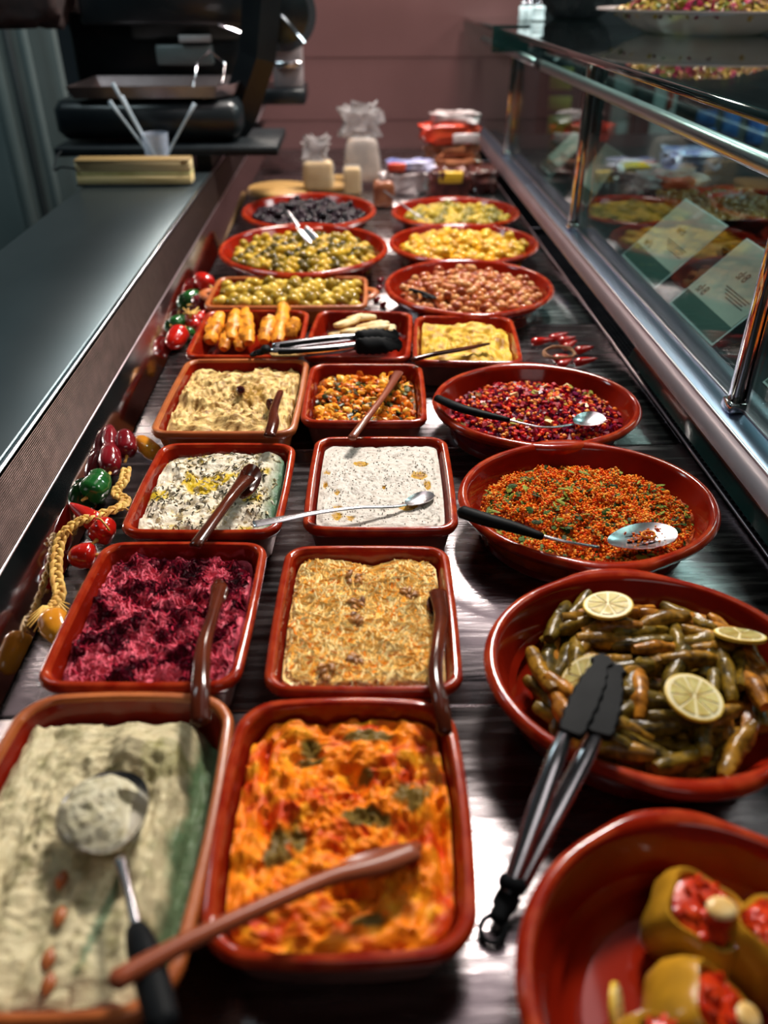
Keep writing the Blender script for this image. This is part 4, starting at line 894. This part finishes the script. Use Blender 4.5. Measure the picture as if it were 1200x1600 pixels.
# ---------------------------------------------------------------- far end: boards, cheeses, packs
BOARD = mat('board_wood', (.38, .20, .055), (.55, .33, .11), .5, scale=6, stretch=(1, 12, 1))
WRAP = mat('cling_film', (.85, .82, .8), None, .15, trans=.0, alpha=.16, bump=.9, bscale=35, scale=30)
CHM = mat('cheese', (.50, .30, .09), (.62, .42, .17), .5, scale=20, bump=.1)
def bd(label, u, v, r):
    c = P(u, v, .018); e = empty('round_board', label, 'board', (c.x, c.y, 0)); 
    b = MB().lathe([(r-.004, .001), (r, .004), (r, .014), (r-.004, .018)], n=56).build('board_top', BOARD, e)
    for k in range(3): MB().box((-.8*r, -.5*r+k*.5*r-.004, .0182), (.8*r, -.5*r+k*.5*r-.003, .0186)).build('groove', mat('groove%d' % k+label[:5], (.2, .1, .03), None, .6), e)
bd('round wooden board under the wrapped cheese at the far left', 437, 292, .098)
bd('round wooden board behind, under the tall wrapped wedge', 520, 281, .088)
def rock(mb, lo, hi, n=10, amp=.1, sd=0, top=None, col=None, pw=.45):
    lo = Vector(lo); hi = Vector(hi); c = (lo+hi)/2; h = (hi-lo)/2; seg = 26; rings = 16; Ls = []
    for k in range(rings+1):
        ph = math.pi*(k/rings)-math.pi/2; l = []
        for q in range(seg):
            th = q*2*math.pi/seg; sp = lambda v_: math.copysign(abs(v_)**pw, v_)
            x, y, z = sp(math.cos(ph))*sp(math.cos(th)), sp(math.cos(ph))*sp(math.sin(th)), sp(math.sin(ph))
            k2 = 1+amp*noise.noise(Vector((x*2.2+sd, y*2.2, z*2.2)))+amp*.6*noise.noise(Vector((x*6+sd, y*6, z*6)))
            sc2 = 1 if top is None else 1-(1-top)*(z*.5+.5)
            l.append((c.x+h.x*x*k2*sc2, c.y+h.y*y*k2*sc2, max(lo.z, c.z+h.z*z*k2)))
        Ls.append(l)
    return mb.loops(Ls, col=col)
def wrapped(label, u, v, z0, sx, sy, sz, knot, m=CHM, top=.95, cat='cheese', nm='wrapped_cheese', sd=0):
    c = P(u, v, z0); e = empty(nm, label, cat, c)
    part(rock(MB(), (c.x-sx, c.y-sy, z0), (c.x+sx, c.y+sy, z0+sz), amp=.02, top=top, sd=sd, pw=.25), 'cheese_block', m, e)
    part(rock(MB(), (c.x-sx-.006, c.y-sy-.006, z0), (c.x+sx+.006, c.y+sy+.006, z0+sz+.006), amp=.10, sd=sd+3, top=top), 'plastic_wrap', WRAP, e)
    if knot: part(rock(MB(), (c.x-knot, c.y-.015, z0+sz), (c.x+knot*.8, c.y+.015, z0+sz+knot*1.5), amp=.9, sd=sd+6), 'wrap_knot', mat('wrap_white%d' % sd, (.4, .35, .34), (.65, .6, .6), .2, scale=30, bump=.6, alpha=.6), e)
wrapped('pale cheese block in cling film on the left board', 498, 294, .019, .046, .026, .078, .040, sd=1)
wrapped('tall wrapped cheese wedge with bunched film on the rear board', 566, 282, .019, .062, .036, .125, .056, m=mat('grey_rind', (.22, .16, .13), (.5, .36, .28), .5, scale=14), top=.72, sd=9)
wrapped('small wrapped cheese piece in front of the tall wedge', 551, 302, .0, .026, .02, .075, 0, sd=15)
PKW = mat('plastic_white', (.40, .28, .27), (.78, .68, .68), .22, scale=22, bump=.5, bscale=30, coat=.5); PKR = mat('pack_red', (.55, .03, .012), (.8, .10, .04), .25, scale=10, bump=.4, bscale=30, coat=.4)
PKD = mat('pack_dark', (.05, .015, .018), (.16, .04, .03), .3, scale=30, bump=.4, coat=.4); PKB = mat('pack_blue', (.12, .15, .4), (.6, .55, .7), .25, scale=18, coat=.4); YL = mat('yellow_label', (.7, .42, .02), (.8, .5, .04), .4)
PKBR = mat('pack_brown', (.22, .06, .03), (.4, .14, .06), .3, scale=25, bump=.5, coat=.4)
def pack(label, u, v, z0, sx, sy, sz, m, band=None, bm=None, sd=0, cat='package', zb=0):
    c = P(u, v, zb); c.z = z0+zb; e = empty('plastic_pack', label, cat, c)
    z0 += zb
    part(rock(MB(), (c.x-sx, c.y-sy, z0), (c.x+sx, c.y+sy, z0+sz), amp=.34, sd=sd, pw=.45), 'pouch', m, e)
    if band: part(rock(MB(), (c.x+band[0]*sx, c.y-sy*1.08, z0+sz*band[2]), (c.x+band[1]*sx, c.y+sy*.2, z0+sz*band[3]), amp=.03, sd=sd+2, pw=.25), 'label_panel', bm, e)
pack('brown pack at the bottom of the red stack', 708, 290, .0, .085, .05, .085, PKBR, sd=1)
pack('brown meat pack in the middle of the red stack', 704, 288, .078, .080, .045, .048, PKBR, sd=2)
pack('bright red and white pack near the top of the stack', 700, 288, .120, .088, .045, .062, PKR, (.0, 1.0, .1, .6), PKW, sd=3)
pack('pale crumpled pack lying on top of the red stack', 705, 288, .178, .072, .04, .036, PKW, sd=4)
pack('white crumpled plastic pouch left of the red stack', 632, 302, .0, .070, .045, .070, PKW, sd=5)
pack('blue and white flat pack on the crumpled pouch', 640, 302, .066, .070, .04, .030, PKB, (-1, -.2, .1, .9), PKR, sd=6)
pack('dark pack with a yellow label in front of the red stack', 700, 312, .0, .060, .03, .085, PKD, (-.55, .65, .6, .98), YL, sd=7)
pack('reddish pack beside the rail at the far right', 752, 298, .0, .045, .06, .07, PKD, sd=8)
b = MB(); g0 = P(600, 312, .02); rock(b, (g0.x-.03, g0.y-.02, 0), (g0.x+.03, g0.y+.02, .07), amp=.2, sd=14)
tag(b.build('wrapped_sausage', PKBR), 'brown wrapped piece between the wooden board and the white pouch', 'package')
# ---------------------------------------------------------------- worktop things
WZ = .128
p0 = P(120, 292, WZ); p1 = P(301, 292, WZ)
e = empty('thick_notebook', 'thick notebook with yellowed page edges on the dark worktop', 'notebook', ((p0.x+p1.x)/2, p0.y+.027, WZ))
PG = mat('page_edges', (.42, .31, .12), (.68, .52, .26), .7, scale=30, stretch=(.3, .3, 14)); 
x0, x1, yb = p0.x, p1.x, p0.y
for k, (za, zb, mm_) in enumerate([(0, .004, BLACK), (.0045, .024, PG), (.0246, .031, mat('page_olive', (.3, .27, .08), (.5, .45, .2), .7, scale=20)), (.0316, .056, mat('page_cream', (.44, .34, .17), (.6, .48, .27), .7, scale=30, stretch=(.2, .2, 10)))]):
    m = MB(); m.box((x0+.003*(k > 0), yb+.0015*k, WZ+za), (x1-.004*(k > 0), yb+.055, WZ+zb), bev=.001); part(m, ['back_cover', 'page_block', 'page_block', 'page_block'][k], mm_, e)
m = MB(); m.box((x0+.004, yb-.002, WZ+.0565), (x1-.004, yb+.055, WZ+.0605), bev=.001); part(m, 'front_cover', mat('cover_brown', (.22, .14, .05), None, .5), e)
# black tray board
by = P(100, 262, WZ).y
b0 = Q(85, 240, 2.30); b1 = Q(434, 240, 2.30)
e = empty('black_stand', 'flat black stand board under the scale at the worktop end', 'stand', ((b0.x+b1.x)/2, 2.4, WZ))
part(MB().box((b0.x, 2.30, .168), (b1.x, 2.62, .190), bev=.003), 'board', BLACK, e)
for x in (-.62, -.40):
    part(MB().box((x-.02, 2.36, WZ+.001), (x+.02, 2.58, .168)), 'foot', BLACK, e)
SC = mat('scale_black', (.004, .006, .008), (.008, .011, .013), .3, scale=10)
e = empty('deli_scale', 'large black weighing scale with a bent steel pan on the worktop', 'scale', (-.45, 2.45, .19))
def qbox(u0, v0, u1, v1, y0, y1, name, m, par, bev=.004):
    a = Q(u0, v1, y0); b_ = Q(u1, v0, y0); return part(MB().box((a.x, y0, a.z), (b_.x, y1, b_.z), bev=bev), name, m, par)
qbox(90, 158, 372, 219, 2.34, 2.58, 'body', SC, e, .02)
a = Q(108, 155, 2.33); b_ = Q(345, 135, 2.33)
PAN = mat('pan_steel', (.20, .15, .15), (.3, .24, .24), .3, 1, scale=9)
m = MB(); m.loops([[(a.x+.01, 2.34, a.z), (b_.x-.02, 2.34, a.z), (b_.x+.02, 2.40, a.z), (b_.x+.02, 2.60, a.z), (a.x+.01, 2.60, a.z)], [(a.x-.005, 2.33, b_.z), (b_.x-.01, 2.33, b_.z), (b_.x+.035, 2.40, b_.z), (b_.x+.035, 2.62, b_.z), (a.x-.005, 2.62, b_.z)],
                 [(a.x, 2.335, b_.z), (b_.x-.012, 2.335, b_.z), (b_.x+.03, 2.402, b_.z), (b_.x+.03, 2.615, b_.z), (a.x, 2.615, b_.z)], [(a.x+.014, 2.345, a.z+.004), (b_.x-.024, 2.345, a.z+.004), (b_.x+.015, 2.402, a.z+.004), (b_.x+.015, 2.595, a.z+.004), (a.x+.014, 2.595, a.z+.004)]])
part(m, 'pan', PAN, e, False)
for q in ([Q(300, 150, 2.36), Q(308, 98, 2.42), Q(328, 80, 2.5), Q(352, 100, 2.52), Q(348, 128, 2.45), Q(318, 156, 2.36)],): part(MB().sweep(q, .0022, n=8), 'pan_wire', CHROME, e)
qbox(126, -60, 380, 40, 2.60, 2.72, 'display_head', SC, e, .01)
qbox(126, 20, 405, 152, 2.67, 2.74, 'display_column', SC, e, .01)
qbox(205, 5, 372, 62, 2.645, 2.665, 'screen_back', mat('screen_grey', (.02, .028, .03), (.03, .04, .042), .5, scale=5), e, .01)
qbox(246, 70, 330, 102, 2.62, 2.66, 'print_slot', mat('grey_slot', (.07, .09, .09), (.1, .12, .12), .4, scale=10), e)
qbox(280, 55, 328, 66, 2.61, 2.63, 'label_strip', mat('pale_strip', (.3, .3, .3), None, .5), e, .001)
a = [Q(352, 214, 2.46), Q(372, 180, 2.46), Q(402, 90, 2.46), Q(412, -40, 2.46)]
m = MB(); m.sweep(a, [.045, .05, .048, .05], [.02, .02, .02, .02], up=(0, 1, 0), n=4, round_=False); part(m, 'swing_arm', SC, e, False)
part(MB().sweep([Q(342, 38, 2.5), Q(378, 52, 2.5)], .012, .006, n=8), 'bright_lever', CHROME, e)
# slicer behind
e = empty('meat_slicer', 'meat slicer with a round blade guard beyond the black scale', 'slicer', (Q(440, 150, 3.0).x, 3.05, .13))
c = Q(440, 20, 3.0)
Md = Matrix.Translation(c) @ Matrix.Rotation(R(90), 4, 'X')
part(MB().lathe([(.085, -.006), (.10, -.004), (.102, .004), (.085, .008), (.02, .014)], n=48, M=Md), 'blade', mat('blade_steel', (.06, .08, .09), (.1, .13, .14), .25, 1, scale=5), e)
part(MB().lathe([(.103, -.008), (.108, -.008), (.108, .008), (.103, .008)], n=48, M=Md), 'blade_guard', CHROME, e)
qbox(398, 140, 476, 164, 2.96, 3.2, 'carriage', SC, e)
qbox(428, 62, 470, 140, 3.02, 3.12, 'motor_housing', mat('pale_housing', (.22, .17, .17), (.4, .33, .33), .35, scale=6), e, .01)
qbox(430, 96, 471, 106, 3.0, 3.13, 'housing_band', CHROME, e, .003)
m = MB(); m.sweep([Q(440, 25, 2.98), Q(462, 50, 2.98), Q(476, 66, 2.98)], .011, .005, n=8); part(m, 'guard_arm', CHROME, e)
m = MB(); m.sweep([Q(415, 160, 3.05), Q(395, 205, 3.05)], .02, .006, n=8); part(m, 'support_leg', CHROME, e)
a = Q(380, 205, 3.0); part(MB().box((a.x-.03, 2.97, WZ+.001), (a.x+.06, 3.2, a.z+.01), bev=.004), 'slicer_base', SC, e)
# cup of spoons
c = P(249, 243, .191); c = Vector((c.x, 2.315, .1905)); 
c = Vector((Q(247, 243, 2.27).x, 2.262, WZ+.0005))
e = empty('spoon_cup', 'clear plastic cup holding disposable spoons behind the notebook', 'cup', c)
hcup = Q(247, 208, 2.262).z-WZ
part(MB().lathe([(.024, 0), (.026, .003), (.034, hcup), (.0325, hcup), (.0245, .004)], c=c, n=28), 'cup_wall', mat('clear_plastic', (.45, .5, .6), None, .1, alpha=.4), e)
CLR = mat('spoon_plastic', (.42, .52, .60), (.6, .68, .75), .15, scale=10, alpha=.85)
for i, (u, v, lab) in enumerate([(176, 130, 'tallest clear plastic spoon leaning left in the cup'), (171, 158, 'lower clear plastic spoon leaning left in the cup'), (304, 162, 'clear plastic spoon leaning right in the cup'), (190, 150, 'clear plastic spoon between the two leaning left')]):
    top = Q(u, v, 2.25+.01*i); bot = Vector((c.x+(-.006 if u > 250 else .008), c.y+.004*(i-1), WZ+.008)); mid = bot.lerp(top, .45)
    o = MB().sweep([bot, mid, bot.lerp(top, .8), top], [.008, .003, .0035, .0055], [.002, .0018, .0015, .0015], up=(0, 1, 0), n=8).build('plastic_spoon', CLR, origin=bot); tag(o, lab, 'spoon', 'plastic spoons in the cup')
m = MB().sweep(smoothp([Q(97, 236, 2.305), Q(88, 246, 2.27), Q(85, 266, 2.2), Q(96, 261, 2.18), Q(118, 264, 2.13)], 4), .0025, n=8); tag(m.build('black_cable', BLACK), 'thin black cable curling behind the notebook', 'cable')
b = MB(); c = Q(45, 12, 2.6); rock(b, (c.x-.13, 2.55, c.z-.05), (c.x+.10, 2.75, c.z+.2), amp=.2, sd=4); 
tag(b.build('hanging_cloth', mat('dark_cloth', (.02, .012, .012), (.04, .02, .018), .9, scale=20)), 'dark cloth bundle hanging at the top left corner', 'cloth')
# ---------------------------------------------------------------- on the glass shelf
PLT = mat('white_platter', (.42, .35, .33), (.5, .42, .40), .18, scale=5, coat=.5)
def platter(label, c, r, h):
    e = empty('serving_platter', label, 'platter', c)
    MB().lathe([(r*.55, .0005), (r*.58, .006), (r*.70, h*.35), (r*.84, h*.8), (r, h*.93), (r, h), (r*.86, h*.9), (r*.7, h*.45), (r*.5, h*.2)], n=72).build('platter_body', PLT, e)
    return e
pc = Vector((.86, 2.28, SZ+.0005)); platter('white serving platter of salad on the glass shelf', pc, .262, .052)
b = MB()
for k in range(900):
    a_ = random.uniform(0, 6.28); r = .215*math.sqrt(random.random()); z = .040+.045*(1-(r/.22)**2)*random.uniform(.7, 1.1); s = random.uniform(.008, .017); q = Matrix.Rotation(random.uniform(0, 6), 3, Vector((random.random(), random.random(), random.random()+.1)).normalized())
    cc_ = Vector((r*math.cos(a_), r*math.sin(a_), z)); b.add([cc_+q @ Vector((p[0]*s, p[1]*s*.8, p[2]*s*.3)) for p in IV], IF, 0, random.choice([(.12, .09, .01), (.25, .17, .03), (.18, .01, .04), (.06, .08, .01), (.35, .22, .08), (.08, .02, .01)]))
o = b.build('mixed_salad', BIT, loc=pc); tag(o, 'chopped mixed salad with purple and green leaves piled on the platter', 'salad', kind='stuff')
bp_ = Q(900, 27, 3.25); 
e = empty('black_bowl', 'black patterned bowl on the farther glass shelf', 'bowl', (bp_.x, 3.25, SZ+.0005))
MB().lathe([(.075, 0), (.085, .006), (.12, .045), (.135, .09), (.13, .09), (.115, .045), (.08, .008)], n=48).build('bowl_body', BLACK, e)
for k in range(16):
    a_ = k*2*math.pi/16; d0 = Vector((math.cos(a_), math.sin(a_), 0)); d1 = Vector((math.cos(a_+.2), math.sin(a_+.2), 0)); d2 = Vector((math.cos(a_+.4), math.sin(a_+.4), 0))
    MB().sweep([d0*.098+Vector((0, 0, .018)), d1*.126+Vector((0, 0, .055)), d2*.098+Vector((0, 0, .018))], .002, n=5).build('relief_line', SC, e)
for i, (u, lab) in enumerate([(815, 'small clear glass shaker left on the farther shelf'), (826, 'second small clear glass shaker on the farther shelf'), (840, 'white lidded pot beside the black bowl')]):
    g = Q(u, 35, 3.0); e = empty('glass_shaker' if i < 2 else 'lidded_pot', lab, 'shaker' if i < 2 else 'pot', (g.x, 3.0, SZ+.0005))
    r = .012 if i < 2 else .022
    MB().lathe([(r*.8, 0), (r, .004), (r*.85, .02), (r, .036), (r*.6, .042)], n=20).build('body', mat('shaker%d' % i, (.6, .75, .78), None, .1, 0), e)
    MB().lathe([(r*.62, .0425), (r*.7, .046), (r*.6, .052), (r*.2, .055)], n=20).build('lid', CHROME, e)
# ---------------------------------------------------------------- beyond the glass
CARD = mat('card_grey', (.34, .31, .26), (.40, .37, .31), .55, scale=8); CGRN = mat('card_green', (.025, .055, .045), (.035, .07, .055), .5, scale=8); INK = mat('ink', (.04, .035, .03), None, .6); WHT = mat('card_rim', (.5, .52, .5), None, .4)
def card(label, y0, y1, L=.165, x0=.578, text='', lean=1.0, rot=0, top=(0, 0)):
    # base edge runs along y from y0 (near) to y1 (far); leans outward
    w_ = y1-y0; e = empty('price_card', label, 'price card', (x0, y0, .0515))
    u_ = Vector((0, -1, 0)); n_ = Vector((1, 0, lean)).normalized(); nn = u_.cross(n_)
    def pt(s, t, q=0): return Vector((0, w_, 0))+u_*(s*w_)+n_*(t*L)+nn*q
    def slab(s0, t0, s1, t1, q0, q1, nm, m, pa=None):
        return MB().add([pt(s0, t0, q0), pt(s1, t0, q0), pt(s1, t1, q0), pt(s0, t1, q0), pt(s0, t0, q1), pt(s1, t0, q1), pt(s1, t1, q1), pt(s0, t1, q1)], CUBEF).build(nm, m, pa or e, smooth=False)
    sg = -1 if nn.z < 0 else 1
    slab(0, 0, 1, 1, 0, -sg*.0015, 'backing', WHT); face = slab(.02, .24, .98, .98, sg*.0004, sg*.0009, 'card_face', CARD); slab(.02, .02, .98, .24, sg*.0004, sg*.0009, 'green_band', CGRN)
    for k, (s0, s1, t) in enumerate([(.42, .88, .50), (.45, .86, .47), (.5, .84, .44), (.55, .88, .41)]): slab(s0, t, s1, t+.012, sg*.001, sg*.0013, 'print_line', INK, face)
    cu = bpy.data.curves.new('t', 'FONT'); cu.body = text; cu.size = .026; cu.extrude = .0002
    to = bpy.data.objects.new('t', cu); C.objects.link(to); bpy.context.view_layer.update()
    me = bpy.data.meshes.new_from_object(to.evaluated_get(bpy.context.evaluated_depsgraph_get())); bpy.data.objects.remove(to)
    o = bpy.data.objects.new('lettering', me); C.objects.link(o); o.parent = face; me.materials.append(INK)
    p = pt(.12, .28, sg*.0014); zz = (nn*sg); M = Matrix(((u_.x, n_.x, zz.x, p.x), (u_.y, n_.y, zz.y, p.y), (u_.z, n_.z, zz.z, p.z), (0, 0, 0, 1))); o.matrix_local = M
    o2 = o.copy(); C.objects.link(o2); o2.parent = face; p = pt(.4, .62, sg*.0014); M2 = M.copy(); M2.translation = p; o2.matrix_local = M2
    return e
ya, yb2 = P(1029, 451, .051).y, P(973, 399, .051).y
card('grey and green price card standing behind the glass left of the near post', ya, yb2, text='wl·s')
ya, yb2 = P(1095, 541, .051).y, P(1032, 474, .051).y
card('grey and green price card partly behind the nearest chrome post', ya, yb2, text='sl·8')
ya = P(1200, 655, .051).y; card('grey price card behind the glass at the right frame edge', ya-.03, ya+.12, text='wl·8', x0=.60)
ya = P(945, 318, .051).y
e = card('white price card with an orange top farther along the glass', ya-.04, ya+.14, L=.15, x0=.61, lean=1.6, text='')
card('pale price card farthest along the glass near the middle post', 2.62, 2.8, L=.14, x0=.60, text='')
# added olive trays standing in for olives mirrored in the glass
for i, (y, lab, mm_) in enumerate([(1.52, 'black tray of orange olives added as a reflection behind the price cards', .8), (2.05, 'farther black tray of orange olives added as a reflection in the glass', .6)]):
    e = empty('reflection_olive_tray', lab, 'tray', (.90, y, .0505)); 
    MB().loops([[(x, yy, z) for x, yy in rrect(.30-2*o_, .34-2*o_, .02)] for o_, z in ((.012, 0), (0, .045), (.004, .045), (.016, .004))]).build('tray_body', BLACK, e)
    b = MB()
    for k in range(420):
        c = Vector((random.uniform(-.12, .12), random.uniform(-.145, .145), .034+random.uniform(0, .012))); b.add([c+Vector((p[0]*.011, p[1]*.011, p[2]*.010)) for p in IV], IF)
    tag(b.build('olives', mat('orange_olive%d' % i, (.26, .10, .008), (.5, .22, .02), .25, coat=.5), e), kind='stuff')
pack('red and white pack added as a reflection above the price cards', 1045, 300, .0, .09, .07, .05, PKW, (-.6, .5, .3, 1), PKR, sd=21, zb=.051)  # red-white and yellow-labelled packs added in place of mirror images in the glass
pack('second red and white pack added as a reflection nearer the post', 1120, 330, .0, .07, .06, .05, PKR, (-.2, .9, .3, 1), PKW, sd=22, zb=.051)
pack('yellow labelled pack added as a reflection near the middle post', 985, 275, .0, .08, .06, .04, PKW, (-.5, .5, .4, 1), YL, sd=23, zb=.051)
pack('pale blue striped pack behind the glass', 1075, 265, .0, .08, .07, .06, PKB, sd=24, zb=.051)
# shop furniture
def qthing(nm, label, cat, u0, v0, u1, v1, y, dep, m, zfloor=-.9, parts=()):
    a = Q(u0, v1, y); b_ = Q(u1, v0, y); e = empty(nm, label, cat, ((a.x+b_.x)/2, y+dep/2, zfloor))
    part(MB().box((a.x, y, zfloor), (b_.x, y+dep, b_.z), bev=.01), 'cabinet_body', m, e)
    for (pu0, pv0, pu1, pv1, pm_, pn) in parts:
        c0 = Q(pu0, pv1, y); c1_ = Q(pu1, pv0, y); part(MB().box((c0.x, y-.012, c0.z), (c1_.x, y-.001, c1_.z), bev=.002), pn, pm_, e)
SW = mat('shop_white', (.30, .33, .31), (.40, .43, .41), .45, scale=5); RD = mat('shop_red', (.45, .05, .02), None, .5); YG = mat('shop_yellow', (.42, .34, .03), (.55, .45, .06), .5, scale=8); BL = mat('shop_blue', (.015, .06, .22), (.05, .16, .42), .4, scale=20)
qthing('display_fridge', 'pale upright fridge with red marks seen through the glass', 'fridge', 925, 60, 1085, 300, 4.6, .5, SW, parts=[(1012, 125, 1024, 165, RD, 'red_mark'), (1040, 135, 1055, 170, RD, 'red_mark'), (995, 60, 1006, 290, DARKW, 'door_gap'), (935, 70, 945, 290, DARKW, 'door_gap'), (950, 190, 990, 270, mat('pale_poster', (.5, .52, .5), None, .5), 'poster')])
qthing('snack_shelf', 'shelf of yellow boxes seen through the farthest glass', 'shelf unit', 845, 40, 905, 300, 4.4, .3, DARKW, parts=[(857, 105, 896, 140, YG, 'yellow_box'), (855, 150, 893, 172, YG, 'yellow_box'), (853, 180, 892, 215, YG, 'yellow_box'), (800, 110, 815, 250, RD, 'red_edge')])
qthing('blue_box_shelf', 'blue packed boxes on a shelf seen through the glass at right', 'shelf unit', 1078, 160, 1230, 300, 4.0, .4, DARKW, parts=[(1085, 172, 1120, 196, BL, 'blue_box'), (1123, 175, 1158, 215, BL, 'blue_box'), (1162, 178, 1200, 225, BL, 'blue_box'), (1088, 200, 1118, 222, BL, 'blue_box')])
qthing('brown_crate_stack', 'brown crate stack standing right of the middle post in the shop', 'crates', 890, 210, 925, 330, 3.9, .3, mat('crate_brown', (.2, .12, .04), (.3, .18, .07), .6, scale=10))
